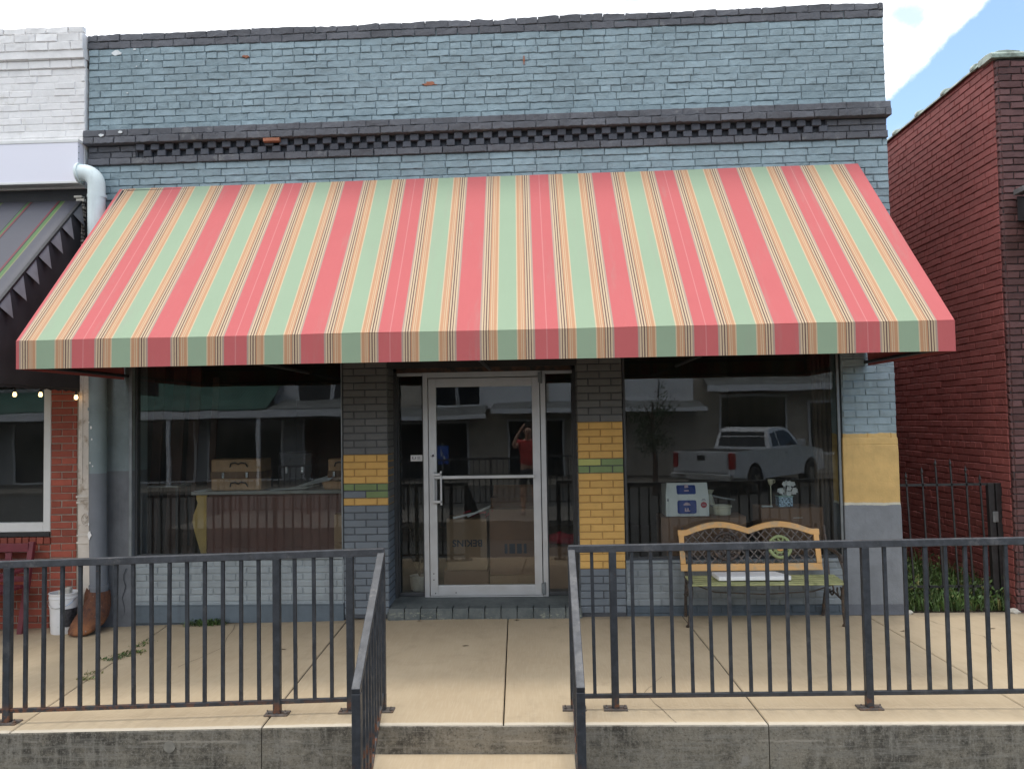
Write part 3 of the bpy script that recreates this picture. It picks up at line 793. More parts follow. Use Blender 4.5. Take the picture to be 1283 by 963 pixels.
# ------------------------------------------------------------------ striped awning
aw = thing('awning','large red, green and cream striped canvas awning on the blue grey storefront','awning',(-.52,-.84,2.28))
FX0,FX1,TX0,TX1=-4.03,2.99,-4.085,2.955; FY=-1.68
def awpt(t,s):
    # s 0 top .. 1 front edge
    x=(TX0+(TX1-TX0)*t)*(1-s)+(FX0+(FX1-FX0)*t)*s
    zt=4.150+LIFT(x); z=zt*(1-s)+(2.505+.0012*x)*s; y=-.03*(1-s)+FY*s
    sag=.013*math.sin(PI*s)*(.5-.5*math.cos(2*PI*(x+4.0)/1.745))
    wob=.004*noise.noise(Vector((x*1.1,s*3,.4)))
    return (x,y+sag*.7,z-sag*.7+wob)
mb=MB(); mb.hasuv=True; NX,NS=96,14
for j in range(NS+1):
    for i in range(NX+1):
        mb.v.append(awpt(i/NX,j/NS)); mb.uv.append((FX0+(FX1-FX0)*i/NX,j/NS))
for j in range(NS):
    for i in range(NX): mb.f.append([j*(NX+1)+i,j*(NX+1)+i+1,(j+1)*(NX+1)+i+1,(j+1)*(NX+1)+i]); mb.mi.append(0)
can=mb.build('canopy',M['awning'],aw,solid=.004)
mb=MB(); mb.hasuv=True
for j in range(5):
    for i in range(NX*2+1):
        x=FX0+(FX1-FX0)*i/(NX*2); s=j/4
        y=FY-.004-.004*s*math.sin(x*5.1)-.003*s*noise.noise(Vector((x*3,0,2)))
        zt=2.505+.0012*x; zb=2.282+.003*noise.noise(Vector((x*1.4,1,1)))
        mb.v.append((x,y,zt*(1-s)+zb*s)); mb.uv.append((x,1+s))
W=NX*2+1
for j in range(4):
    for i in range(NX*2): mb.f.append([j*W+i,j*W+i+1,(j+1)*W+i+1,(j+1)*W+i]); mb.mi.append(0)
mb.build('valance',M['awning'],aw,solid=.004)
for (tx,fx) in ((TX0,FX0),(TX1,FX1)):
    mb=MB(); mb.hasuv=True
    P_=[(tx,-.03,4.15+LIFT(tx)-.005),(fx,FY,2.50),(fx,FY,2.282),(tx+(fx-tx)*.9,-.03,2.282)]
    mb.add(P_,[(0,1,2,3)]); mb.uv=[(-3.5+.02,0)]*4
    mb.build('end_panel',M['awning'],aw,solid=.004)
mb=MB()
for x in (-4.0,-2.25,-.52,1.22,2.96):
    xt=x-.04
    mb.tube([(xt,-.045,4.10),(x,-1.655,2.475)],.015,8); mb.tube([(x,-1.655,2.475),(x,-1.655,2.31)],.015,8); mb.tube([(x,-1.655,2.315),(x,-.03,2.315)],.015,8)
for (yy,zz) in ((-1.655,2.475),(-1.655,2.315),(-.045,4.10)): mb.tube([(-4.0,yy,zz),(2.96,yy,zz)],.015,8)
mb.tube([(-4.0,-.85,3.27),(2.93,-.85,3.27)],.013,8)
mb.build('frame',M['iron'],aw)

# ------------------------------------------------------------------ left neighbour
nb = thing('white_brick_building','neighbouring building with white painted brick parapet above red brick shopfront wall','building',(-6.5,.5,0))
ffl=lambda u,z,d:(u,-.035-d,z+.004*(u+4.9))
mb=MB()
brickwork(mb,-9.5,-4.43,4.58,5.33,ffl,course=.068,jit=.002,lump=.001,d=.006,joint=.006)
mb.box(-9.5,-4.428,-.036,.30,4.15,5.34)
brickwork(mb,-9.5,-4.425,5.33,5.41,ffl,course=.08,jit=.002,d=.022,joint=.006)
brickwork(mb,-9.5,-4.425,5.41,5.49,ffl,course=.08,jit=.002,d=.040,joint=.006)
brickwork(mb,-9.5,-4.42,5.49,5.66,ffl,course=.085,jit=.003,d=.062,joint=.006,lump=.002)
brickwork(mb,-9.5,-4.42,5.66,5.725,ffl,course=.065,jit=.006,d=.056,joint=.006,lump=.006)
mb.box(-9.5,-4.424,-.085,.32,5.42,5.655); mb.box(-9.5,-4.424,-.05,-.035,5.34,5.42)
mb.build('parapet',[M['whitebrick']],nb)
# red brick wall: pier and panel below the window
mb=MB()
brickwork(mb,-4.765,-4.505,-.09,2.50,front,course=.0683,jit=.002,d=.010,mif=lambda u,z:0)
brickwork(mb,-9.5,-4.765,-.09,.72,front,course=.0683,jit=.002,d=.010,mif=lambda u,z:0)
mb.box(-9.5,-4.50,.0-.002,.30,-.2,.79,1); mb.box(-4.765,-4.50,-.002,.30,.79,2.5,1)
mb.build('red_brick_wall',[M['redbrick'],M['mortar']],nb)
mb=MB()
u=-6.5
while u<-4.77: brick(mb,u,u+.062,.725,.790,.022,front,jit=.002); u+=.070
mb.build('window_sill',M['redbrick'],nb)
mb=MB(); mb.box(-6.6,-4.765,-.02,.1,.795,.835); mb.build('sill_flashing',M['iron'],nb,bevel=.004)
fr=MB(); fr.box(-4.835,-4.765,-.01,.06,.84,2.6); fr.box(-6.6,-4.835,-.01,.06,.84,.93); fr.box(-6.6,-6.53,-.01,.06,.93,2.6); fr.box(-6.6,-4.765,-.01,.06,2.6,2.66)
f=fr.build('window',M['whiteframe'],nb,bevel=.006)
p=MB(); p.box(-6.53,-4.835,.03,.036,.93,2.6); p.build('pane',M['glass'],f)
mb=MB(); mb.box(-9.5,-4.42,-.001,.3,2.5,4.15); mb.build('upper_wall',M['blackwood'],nb)
mb=MB(); mb.box(-9.5,-9.2,.3,10,-.1,5.5); mb.box(-4.62,-4.425,.3,10,-.1,5.5); mb.box(-9.2,-4.62,9.8,10,-.1,5.5); mb.box(-9.2,-4.62,.32,9.8,4.9,4.96)
mb.box(-9.2,-4.62,4,4.1,-.1,4.9); mb.box(-9.2,-4.62,.3,4,-.05,.0); mb.build('shell_wall',M['intwall'],nb)
# pitted stone and mortar exposed beside awning
mb=MB()
for i in range(26):
    z=3.15+i*.036; x=-4.47+R_.uniform(-.012,.012)
    mb.box(x-.05,x+.03,-.045-R_.uniform(0,.015),-.001,z,z+R_.uniform(.02,.03))
mb.build('broken_brick_edge',M['stone'],nb,bevel=.004)
# cast iron pilaster
ci=MB()
ci.box(-4.50,-4.345,-.06,.0,-.06,2.6)
ci.box(-4.485,-4.36,-.068,-.06,1.25,2.58)
for zz,h,e in ((1.11,.02,.012),(1.14,.012,.006),(1.165,.02,.014),(.80,.016,.008),(.73,.02,.010),(-.05,.10,.012)):
    ci.box(-4.50-e,-4.345+e,-.06-e,.0,zz,zz+h)
ci.box(-4.48,-4.365,-.066,-.06,.84,1.08); ci.box(-4.48,-4.365,-.066,-.06,.15,.66)
for k in range(2): ci.tube([(-4.455+k*.06,-.07,1.30),(-4.455+k*.06,-.07,2.55)],.006,6)
ci.tube([(-4.422+.04*math.cos(t),-.068,.96+.055*math.sin(t)) for t in [2*PI*k/18 for k in range(19)]],.007,6)
for k in range(7):
    t=2*PI*k/7; ci.tube([(-4.422,-.07,.96),(-4.422+.028*math.cos(t),-.072,.96+.036*math.sin(t))],[.010,.006],6)
for i,v in enumerate(ci.v): ci.v[i]=(v[0]+.035,v[1],v[2])
ci.build('iron_pilaster',M['cream_iron'],nb,bevel=.002)

sg=thing('fascia_sign','blank lavender white sheet metal sign box above the black awning','sign',(-6.9,-.12,4.2))
def lz(x): return .007*(x+4.43)*-1
mb=MB(); mb.box(-9.5,-4.434,-.150,-.046,4.185,4.565); mb.build('sign_box',M['sign'],sg,bevel=.004)
mb=MB(); mb.box(-9.5,-4.428,-.156,-.044,4.560,4.592); mb.box(-9.5,-4.43,-.155,-.044,4.165,4.188); mb.build('edge_trim',M['whiteframe'],sg,bevel=.004)
for k in range(6):
    mb=MB(); mb.tube([(-4.431,-.143,4.22+k*.06),(-4.427,-.143,4.22+k*.06)],.005,6); mb.build('rivet',M['alum_grey'],sg)

# downspout
dp=thing('downspout','fat round downpipe, white at its bend and grey below, beside the cream iron post','downspout',(-4.30,-.13,-.06))
pts=[(-4.43,-.14,4.265),(-4.385,-.14,4.265)]
for k in range(1,9):
    a=PI/2*k/8; pts.append((-4.385+.13*math.sin(a),-.14,4.135+.13*math.cos(a)))
pts+=[(-4.255,-.14,3.9),(-4.245,-.135,3.0),(-4.237,-.13,2.0),(-4.232,-.13,1.0),(-4.222,-.13,.40),(-4.215,-.13,.28)]
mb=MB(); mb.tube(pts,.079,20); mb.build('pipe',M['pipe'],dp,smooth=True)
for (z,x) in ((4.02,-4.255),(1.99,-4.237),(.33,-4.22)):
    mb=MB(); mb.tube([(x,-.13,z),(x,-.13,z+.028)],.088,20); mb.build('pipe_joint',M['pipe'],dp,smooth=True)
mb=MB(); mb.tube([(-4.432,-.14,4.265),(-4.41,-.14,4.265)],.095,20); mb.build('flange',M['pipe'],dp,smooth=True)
mb=MB(); n=12
mb.v=[]; 
ring=[(math.cos(2*PI*k/n)*.030*R_.uniform(.6,1.2), math.sin(2*PI*k/n)*.042*R_.uniform(.6,1.2)) for k in range(n)]
def onpipe(a,z,r): t=-PI/2-.55+a/.084; return (-4.234+r*math.cos(t),-.13+r*math.sin(t),z)
mb.add([onpipe(a,.83+z,.0855) for a,z in ring]+[onpipe(a,.83+z,.083) for a,z in ring],[tuple(range(n)),tuple(range(n,2*n))]+[(k,(k+1)%n,n+(k+1)%n,n+k) for k in range(n)])
for (a0,z0,r0) in ((-.01,.93,.012),(.02,1.83,.012),(.03,1.72,.008),(-.01,1.88,.006),(.01,1.50,.008),(-.03,1.02,.010),(.04,1.47,.006)):
    mb.build('paint_chip',M['signwhite'],dp); mb=MB()
    ring2=[(a0+math.cos(2*PI*k/8)*r0,math.sin(2*PI*k/8)*r0*1.3) for k in range(8)]
    mb.add([onpipe(a,z0+z,.0855) for a,z in ring2]+[onpipe(a,z0+z,.083) for a,z in ring2],[tuple(range(8)),tuple(range(8,16))]+[(k,(k+1)%8,8+(k+1)%8,8+k) for k in range(8)])
mb.build('paint_chip',M['signwhite'],dp)
# rusty shoe at its foot
rings=[]
for (cx,cy,cz,rx,ry,til) in ((-4.215,-.13,.30,.092,.092,0),(-4.215,-.13,.25,.100,.10,0),(-4.215,-.135,.235,.100,.10,0),(-4.22,-.17,.16,.125,.125,.06),(-4.235,-.215,.09,.145,.145,.10),(-4.25,-.27,.03,.145,.13,.12),(-4.265,-.33,-.015,.12,.10,.10),(-4.275,-.37,-.04,.09,.06,.05)):
    rings.append([(cx+rx*math.cos(t)+.004*R_.uniform(-1,1), cy+ry*math.sin(t), cz+til*ry*math.sin(t)*2.2*0-.35*til*rx*math.cos(t)+til*ry*math.sin(t)+.003*R_.uniform(-1,1)) for t in [2*PI*k/24 for k in range(24)]])
for i in range(3,8):
    rings[i]=[(x,y,max(z,wz(x)+.004)) for x,y,z in rings[i]]
mb=MB(); mb.loft(rings)
sh=mb.build('rusty_shoe',M['rust'],dp,smooth='all'); sh['label']='flaking rusty shoe at the foot of the pipe'
mb=MB()
mb.prism([(-4.345,.28),(-4.325,.335),(-4.310,.31),(-4.295,.33),(-4.28,.22),(-4.28,.08),(-4.38,.00),(-4.41,-.03),(-4.37,.12),(-4.35,.20)],'y',-.155,-.145)
mb.build('rusted_flap',M['rust'],dp,bevel=.002)

# black scalloped awning of the neighbour
ba=thing('scalloped_awning','black and grey awning with thin green and red stripes and pointed side trim','awning',(-6.4,-.7,2.15))
XS=-4.455
def bl(s): return (-.05-1.42*s, 4.02-1.36*s)
mb=MB(); mb.hasuv=True
nx,ns=40,10
for j in range(ns+1):
    for i in range(nx+1):
        x=-9.2+(XS+9.2)*i/nx; y,z=bl(j/ns)
        mb.v.append((x,y,z+.012*math.sin(x*10.1)*math.sin(PI*j/ns))); mb.uv.append((x,j/ns))
for j in range(ns):
    for i in range(nx): mb.f.append([j*(nx+1)+i,j*(nx+1)+i+1,(j+1)*(nx+1)+i+1,(j+1)*(nx+1)+i]); mb.mi.append(0)
mb.build('canopy',M['blackawn'],ba,smooth='all',solid=.004)
mb=MB(); y1,z1=bl(1)
vs=[(XS,-.055,4.00)]; N=24; bot=[]
for k in range(N+1):
    yy=-.055+(y1+.055)*k/N; bot.append((XS,yy,2.17+.012*abs(math.sin(k*PI/2))))
vs=[(XS,-.055,4.0),(XS,y1,z1)]+list(reversed(bot))
mb.add(vs,[tuple(range(len(vs)))]); mb.build('side_curtain',M['blackfabric'],ba,solid=.004,recalc=False)
mb=MB(); 
for k in range(8):
    s0=k/8+.01; s1=(k+.92)/8; (ya,za),(yb,zb)=bl(s0),bl(s1)
    ym=(ya+yb)/2+.02; zm=min(za,zb)-.10
    mb.add([(XS+.006,ya,za-.005),(XS+.006,yb,zb-.005),(XS+.055,ym+.03,zm)],[(0,1,2)])
mb.build('pointed_trim',simple('grey_reverse_canvas',(.19,.19,.205),.6,.2,6,.2),ba,solid=.003,recalc=False)
mb=MB()
for k in range(48):
    x0=-9.2+k*.1; 
    if x0+.1<=XS+.001: mb.add([(x0,y1,z1),(x0+.1,y1,z1),(x0+.1,y1-.006,z1-.25),(x0+.05,y1-.012,z1-.29),(x0,y1-.006,z1-.25)],[(0,1,2,3,4)])
mb.build('valance',M['blackfabric'],ba,solid=.003,recalc=False)
mb=MB(); mb.tube([(XS-.01,-.05,2.20),(XS-.01,y1,2.20)],.015,8); mb.tube([(-9.2,y1+.02,2.3),(XS,y1+.02,2.3)],.015,8)
mb.bar((XS,-.06,4.01),(XS,y1,z1+.005),.03,.02); mb.build('frame',M['iron'],ba)

# string of lit bulbs under it
lab=['lit warm bulb hanging farthest left under the black awning edge','lit warm bulb in front of the dark window, beside its white frame','lit warm bulb right above the cream iron post']
cord=MB(); cord.tube([(-6.4,-.30,2.28),(-5.3,-.30,2.26),(-4.93,-.31,2.235),(-4.69,-.30,2.25),(-4.50,-.13,2.215),(-4.46,-.05,2.20)],.004,5)
tag(cord.build('light_cord',M['iron']),'thin dark cord with bulbs strung beneath the black awning','cord')
for k,(x,y,z) in enumerate([(-4.93,-.31,2.155),(-4.69,-.30,2.150),(-4.455,-.12,2.125)]):
    t=thing('string_light',lab[k],'light bulb',(x,y,z),0,'bulbs strung under the black awning')
    b_=MB(); b_.lathe([(.002,-.030),(.013,-.026),(.018,-.012),(.017,0),(.010,.016)],(x,y,z),14); b_.build('bulb',M['bulb'],t,smooth='all')
    b_=MB(); b_.lathe([(.010,.016),(.011,.020),(.011,.05),(.004,.056)],(x,y,z),10); b_.build('socket',M['iron'],t,smooth=True)

# buckets
def bucket(x,y,z,r,h,label,lab_mat=None):
    t=thing('plastic_bucket',label,'bucket',(x,y,z))
    mb=MB(); mb.lathe([(r*.86,0),(r*.88,.008),(r*.985,h*.86),(r*1.03,h*.87),(r*1.03,h*.90),(r*1.0,h*.905),(r*1.01,h*.97),(r*1.05,h*.985),(r*1.04,h),(r*.97,h),(r*.95,h*.9),(r*.82,.02)],(x,y,z),32)
    mb.build('body',M['bucket'],t,smooth=True)
    mb=MB(); pts=[(x+r*1.06*math.cos(a),y+r*1.06*math.sin(a),z+h*.90-.09*math.sin((a+PI)*1)) for a in [-PI+PI*k/14 for k in range(15)]]
    mb.tube(pts,.003,5); mb.build('bail_handle',M['chrome'],t)
    if lab_mat:
        mb=MB(); vs=[];fs=[]
        for k in range(9):
            a=-.95+1.1*k/8
            for zz in (h*.18,h*.62): rr=r*(.86+.125*zz/h)+.004; vs.append((x+rr*math.cos(a),y+rr*math.sin(a),z+zz))
        for k in range(8): fs.append((2*k,2*k+2,2*k+3,2*k+1))
        mb.add(vs,fs); mb.build('label_band',lab_mat,t,solid=.002,recalc=False)
    return t
bucket(-4.515,-.20,wz(-4.5),.122,.37,'white plastic bucket with a dark label, between red brick wall and rusty pipe shoe',M['blacklabel'])
mb=MB(); 
for k in range(3): mb.box(-4.56+k*.03,-4.52+k*.035,-.22,-.16,.18+k*.01,.325+k*.012,M_=None)
tag(mb.build('mortar_block',M['stone'],bevel=.01),'rough brownish block sticking out of the white bucket','block')

# maroon chair at the left edge
ch=thing('maroon_chair','maroon painted wooden chair standing before the red brick wall at far left','chair',(-5.25,-.35,wz(-5.2)))
def part(nm,fn,mat,par,**k): m_=MB(); fn(m_); return m_.build(nm,mat,par,**k)
zc=wz(-5.2)
for x in (-5.50,-4.915):
    part('back_post',lambda m_:m_.bar((x,-.22,zc),(x+(.035 if x>-5.2 else -.035),-.10,.76),.05,.045,upv=(0,1,0)),M['maroon'],ch,bevel=.004)
    part('leg',lambda m_:m_.bar((x+.0,-.62,zc),(x,-.60,.38),.05,.045,upv=(0,1,0)),M['maroon'],ch,bevel=.004)
    part('arm_rest',lambda m_:m_.box(x-.04,x+.04,-.66,-.12,.50,.525),M['maroon'],ch,bevel=.004)
part('seat',lambda m_:[m_.box(-5.5,-4.92,-.62+.1*k,-.53+.1*k,.34,.365) for k in range(5)],M['maroon'],ch,bevel=.004)
for z0,z1 in ((.67,.75),(.545,.60),(.40,.45)):
    part('back_rail',lambda m_:m_.box(-5.52,-4.90,-.125-(.75-z0)*.15,-.10-(.75-z0)*.15,z0,z1),M['maroon'],ch,bevel=.004)
for x in (-5.38,-5.24,-5.10): part('back_slat',lambda m_:m_.bar((x,-.13,.44),(x,-.11,.68),.06,.015,upv=(0,1,0)),M['maroon'],ch)

# ------------------------------------------------------------------ right neighbour
nr=thing('red_brick_building','dark red brick building with pale green tile coping across the narrow alley','building',(6.5,.5,0))
sidef=lambda u,z,d:(4.285-d,u,z)
mb=MB(); brickwork(mb,.06,7.0,.0,5.20,sidef,course=.0700,bl=.215,joint=.008,jit=.002,d=.010,headers=6)
mb.build('side_wall',M['sidebrick'],nr)
mb=MB(); mb.box(4.283,9.5,.06,12,-.1,5.20); mb.build('wall_core',M['sidemortar'],nr)
mb=MB(); ffr=lambda u,z,d:(u,.03-d,z)
brickwork(mb,4.30,9.5,-.05,5.13,ffr,course=.066,bl=.215,joint=.011,jit=.003,lump=.003,d=.014)
cl=lambda u,z,d:(4.296-d,u,z)
brickwork(mb,.02,.10,-.05,5.13,cl,course=.066,bl=.215,joint=.014,jit=.004,lump=.002,d=.014)
mb.build('front_wall',M['brownbrick'],nr)
mb=MB(); mb.box(4.292,9.5,.028,.062,-.1,5.14); mb.build('front_core',M['brownmortar'],nr)
mb=MB()
mb.prism([(4.245,5.20),(4.238,5.175),(4.25,5.172),(4.262,5.19),(4.5,5.19),(4.5,5.215),(4.38,5.228),(4.30,5.222)],'y',.0,12)
mb.prism([(-.01,5.148),(-.015,5.185),(.0,5.205),(.10,5.222),(.24,5.218),(.24,5.15)],'x',4.23,9.5)
mb.build('coping',M['coping'],nr,bevel=.006)
for k in range(9):
    y0=.33+k*.62
    mb=MB(); 
    mb.prism([(4.232,5.175),(4.228,5.205),(4.245,5.240),(4.30,5.252),(4.42,5.245),(4.5,5.225),(4.5,5.18),(4.26,5.18)],'y',y0,y0+.08)
    mb.build('coping_collar',M['coping'],nr,bevel=.015)
mb=MB()
mb.add([(4.40,-.02,3.60),(9,-.02,3.60),(9,-.65,3.47),(4.40,-.65,3.47),(4.40,-.02,3.83),(9,-.02,3.83),(9,-.65,3.53),(4.40,-.65,3.53)],[(0,1,2,3),(4,5,6,7),(0,4,7,3),(1,5,6,2),(3,7,6,2),(0,1,5,4)])
mb.box(4.34,9,-.68,-.62,3.46,3.58)
mb.build('porch_roof',M['blackwood'],nr,bevel=.004)
mb=MB()
for k in range(14): mb.box(4.36+k*.1,4.44+k*.1,-.30,-.04,3.835,3.87+R_.uniform(0,.02))
mb.build('porch_flashing',M['oppmetal'],nr)
mb=MB(); mb.box(4.9,6.6,.0,.008,.1,2.4); mb.build('shop_window',M['darkglass'],nr)

# alley gate
ag=thing('iron_gate','rusty black wrought iron gate with spear pickets closing the narrow alley','gate',(3.77,.25,0))
px=[3.43,3.565,3.70,3.84,3.975,4.11]; pz=[1.28,1.325,1.40,1.40,1.335,1.25]
for x,zt in zip(px,pz):
    mb=MB(); lean=R_.uniform(-.01,.01)
    mb.bar((x+.025,.25,.06),(x-.01+lean,.25,zt-.08),.014,upv=(0,1,0))
    mb.lathe([(.004,-.09),(.012,-.08),(.005,-.07),(.014,-.045),(.001,.0)],(x-.012+lean,.25,zt),6)
    mb.build('picket',M['iron'],ag)
for x in (3.285,4.185,4.255):
    mb=MB(); mb.bar((x+.02,.25,-.05),(x,.25,1.165),.055 if x>4 else .035,upv=(0,1,0)); mb.build('post',M['iron'],ag,bevel=.003)
for z in (1.155,.20):
    mb=MB(); mb.bar((3.27,.25,z),(4.20,.25,z),.014,.022); mb.build('gate_rail',M['iron'],ag)
mb=MB(); mb.box(4.19,4.24,.215,.235,.80,.90); mb.build('latch',M['alum_grey'],ag,bevel=.004)

# weeds in the alley
def blade(mb,x,y,z,h,w,az,lean,mi=0):
    dx,dy=math.cos(az),math.sin(az); px_,py_=-dy,dx
    p0=Vector((x,y,z)); p1=p0+Vector((dx*lean*.35,dy*lean*.35,h*.55)); p2=p0+Vector((dx*lean,dy*lean,h))
    s=Vector((px_,py_,0))*w/2
    mb.add([p0-s*.8,p0+s*.8,p1+s,p1-s,p2],[(0,1,2,3),(3,2,4)],mi)
def leafq(mb,c,r,mi=0):
    a=Vector((R_.uniform(-1,1),R_.uniform(-1,1),R_.uniform(-.4,.8))).normalized(); u=a.orthogonal().normalized(); v=a.cross(u)
    mb.add([c-u*r,c+v*r*.45,c+u*r,c-v*r*.45],[(0,1,2,3)],mi)
mb=MB(); R_.seed(11)
for i in range(2600):
    y=.10+R_.random()**1.3*2.2; x=R_.uniform(3.26,4.25)
    hh=R_.uniform(.04,.13)+(.24*R_.random()**2 if y>.25 else .02)+.10*max(0,noise.noise(Vector((x*3,y*3,0))))
    if x<3.45 : hh*=1.15
    blade(mb,x,y,.0,hh,R_.uniform(.006,.014),R_.uniform(0,2*PI),R_.uniform(.01,.14),0 if R_.random()<.88 else 1)
for i in range(4200):
    y=.12+R_.random()*1.6; x=R_.uniform(3.27,4.25); 
    hh=.30*(.4+R_.random()*.8)*(.6+.8*abs(noise.noise(Vector((x*2.2,y*2,4)))))+.03
    leafq(mb,Vector((x,y-.02,R_.uniform(.02,hh))),R_.uniform(.012,.032),0 if R_.random()<.9 else 1)
tag(mb.build('alley_weeds',[M['leaf'],M['leafdry']],recalc=False),'overgrown green weeds and grass behind the iron gate','weeds',kind='stuff')

def tuft(name,label,pts,n,h,r,mats=(0,)):
    mb=MB()
    for i in range(n):
        c=R_.choice(pts); x=c[0]+R_.gauss(0,r); y=c[1]+R_.gauss(0,r*.4)
        if R_.random()<.5: blade(mb,x,y,wz(x)+.001,R_.uniform(.3,1)*h,.006,R_.uniform(0,2*PI),R_.uniform(.01,h),R_.choice(mats))
        else: leafq(mb,Vector((x,y,wz(x)+.008+R_.uniform(.0,h*.7))),R_.uniform(.008,.018),R_.choice(mats))
    return tag(mb.build(name,[M['leaf'],M['leafdry']],recalc=False),label,'weeds',kind='stuff')
tuft('crack_weed','low green weed growing at the foot of the left bulkhead',[(-3.30,-.09),(-3.2,-.08),(-3.12,-.07)],380,.07,.055)
tuft('crack_weed','flat green weed spreading over the sidewalk joint on the left',[(-3.50,-1.08),(-3.44,-.98),(-3.55,-1.18)],260,.016,.05,(0,0,1))
tuft('crack_weed','thin dry weed in the sidewalk joint nearest the left rail post',[(-3.46,-1.7),(-3.50,-1.55)],90,.012,.04,(1,1,0))
tuft('crack_weed','tiny weed specks further up the left sidewalk joint',[(-3.51,-.80),(-3.50,-.70),(-3.49,-.62)],70,.012,.03,(0,1))
def crack(name,label,pts,seed):
    m_=MB(); q=[]
    for (a,b_) in zip(pts[:-1],pts[1:]):
        for k in range(8):
            t=k/8; x=a[0]+(b_[0]-a[0])*t; y=a[1]+(b_[1]-a[1])*t
            q.append((x+.022*noise.noise(Vector((x*7,y*7,seed))),y+.022*noise.noise(Vector((y*7,x*7,seed+5)))))
    w=.0022; vs=[]; fs=[]
    for i,(x,y) in enumerate(q):
        ww=w*(.5+abs(noise.noise(Vector((x*15,y*15,2))))*1.6); vs+=[(x-ww,y,wz(x)+.0022),(x+ww,y,wz(x)+.0022)]
    for i in range(len(q)-1): fs.append((2*i,2*i+1,2*i+3,2*i+2))
    m_.add(vs,fs); return struct(m_.build(name,M['crackdark'],recalc=False))
M['crackdark']=simple('dark_crack_dirt',(.10,.08,.06),.95,.2,20,0)
crack('sidewalk_crack','',[(-2.95,-.05),(-2.75,-.9),(-2.9,-1.5)],1)
crack('sidewalk_crack','',[(.75,-2.74),(.62,-2.2),(.80,-1.8)],3)
crack('sidewalk_crack','',[(3.3,-.1),(3.55,-.8),(3.42,-1.3)],7)
# dead leaves scattered on the walk
dl=['small dead leaf lying on the walk below the door','dead leaf lying right of the bench, near the grey pier','curled dead leaf by the entry sill','dead leaf on the walk in front of the alley weeds','dead leaf far right near the joint','dead leaf near the left bulkhead joint','small dead leaf at the left foot of the door sill']
for k,(x,y) in enumerate([(-.69,-1.0),(2.98,-.62),(-.30,-.14),(3.75,-.55),(4.05,-.65),(-2.2,-1.0),(-1.2,-.13)]):
    mb=MB(); r=.022
    mb.add([(x-r*1.4,y,wz(x)+.004),(x,y-r*.6,wz(x)+.012),(x+r*1.3,y+.004,wz(x)+.006),(x,y+r*.7,wz(x)+.002)],[(0,1,2),(0,2,3)])
    tag(mb.build('dead_leaf',M['deadleaf'],solid=.001,recalc=False),dl[k],'leaf',group='dead leaves on the sidewalk')

# ------------------------------------------------------------------ guard railings
def railing(label,posts,pickets,y,corner,near,loc):
    t=thing('guard_railing',label,'railing',loc)
    X=[p for p in posts]; xa,xb=min(posts),max(posts)
    yf=lambda x: y+(.035*(x+1.0) if x<-1 else 0)
    top=lambda x: wz(x)+1.005 if x<-1 else (1.005+.008*x)
    # top rail, bottom rail
    m_=MB(); m_.bar((xa-.02,yf(xa),top(xa)),(xb+.02,yf(xb),top(xb)),.045,.045); m_.build('top_rail',M['railtop'],t,bevel=.004)
    m_=MB(); m_.bar((xa,yf(xa),top(xa)-.925),(xb,yf(xb),top(xb)-.925),.026,.026); m_.build('bottom_rail',M['rail'],t,bevel=.003)
    pm=None
    for x in posts:
        m_=MB(); m_.bar((x,yf(x),wz(x)),(x,yf(x),top(x)-.02),.046,upv=(0,1,0)); p_=m_.build('post',M['rail'],t,bevel=.004)
        m_=MB(); m_.box(x-.075,x+.075,yf(x)-.045,yf(x)+.045,wz(x)+.001,wz(x)+.011)
        for sx in (-.058,.058): m_.lathe([(.011,.011),(.011,.020),(.005,.021),(.005,.034)],(x+sx,yf(x)-.02,wz(x)),8)
        m_.build('base_plate',M['rustplate'],p_,bevel=.002)
    for x in pickets:
        jx=R_.uniform(-.004,.004); m_=MB(); m_.bar((x+jx,yf(x),top(x)-.92),(x+R_.uniform(-.003,.003),yf(x),top(x)-.015),.021,upv=(0,1,0)); m_.build('picket',M['rail'],t)
    # sloping return beside the steps
    cx,cy=corner; nx_,ny_,nz_=near; zt=top(cx)
    m_=MB(); m_.bar((cx,cy+.02,zt-.002),(nx_,ny_-.02,nz_),.045,.040); m_.build('sloped_top_rail',M['railtop'],t,bevel=.004)
    m_=MB(); m_.bar((cx,cy,zt-.89),(nx_,ny_,nz_-.80),.026,.026); m_.build('sloped_bottom_rail',M['rail'],t,bevel=.003)
    m_=MB(); m_.bar((nx_,ny_,-.41),(nx_,ny_,nz_-.01),.046,upv=(0,1,0)); m_.build('post',M['rail'],t,bevel=.004)
    n=8
    for k in range(1,n+1):
        f=k/(n+1); X_=cx+(nx_-cx)*f; Y_=cy+(ny_-cy)*f; za=zt-.89+(nz_-.80-(zt-.89))*f; zb=zt+(nz_-zt)*f
        m_=MB(); m_.bar((X_,Y_,za),(X_,Y_,zb),.021,upv=(0,1,0)); m_.build('picket',M['rail'],t)
    return t
def fill(a,b,n): return [a+(b-a)*k/(n+1) for k in range(1,n+1)]
LP=[-5.20,-3.47,-1.745,-1.275,-1.075]
railing('black metal railing left of the steps, with sloping end rail down the steps',LP,fill(-5.2,-3.47,14)+fill(-3.47,-1.745,14)+fill(-1.745,-1.275,3),-2.515,(-1.075,-2.515),(-1.0,-3.56,.455),(-3.1,-2.5,wz(-3.1)))
RP=[.145,.405,1.985,3.60,5.2]
railing('black metal railing right of the steps, with sloping end rail down the steps',RP,fill(.145,.405,1)+fill(.405,1.985,12)+fill(1.985,3.60,12)+fill(3.6,5.2,12),-2.50,(.145,-2.50),(.150,-3.55,.455),(2.6,-2.5,0))

# ------------------------------------------------------------------ garden bench
bn=thing('garden_bench','orange backed garden bench with pale green slat seat and iron legs under the right window','bench',(1.88,-.25,0))
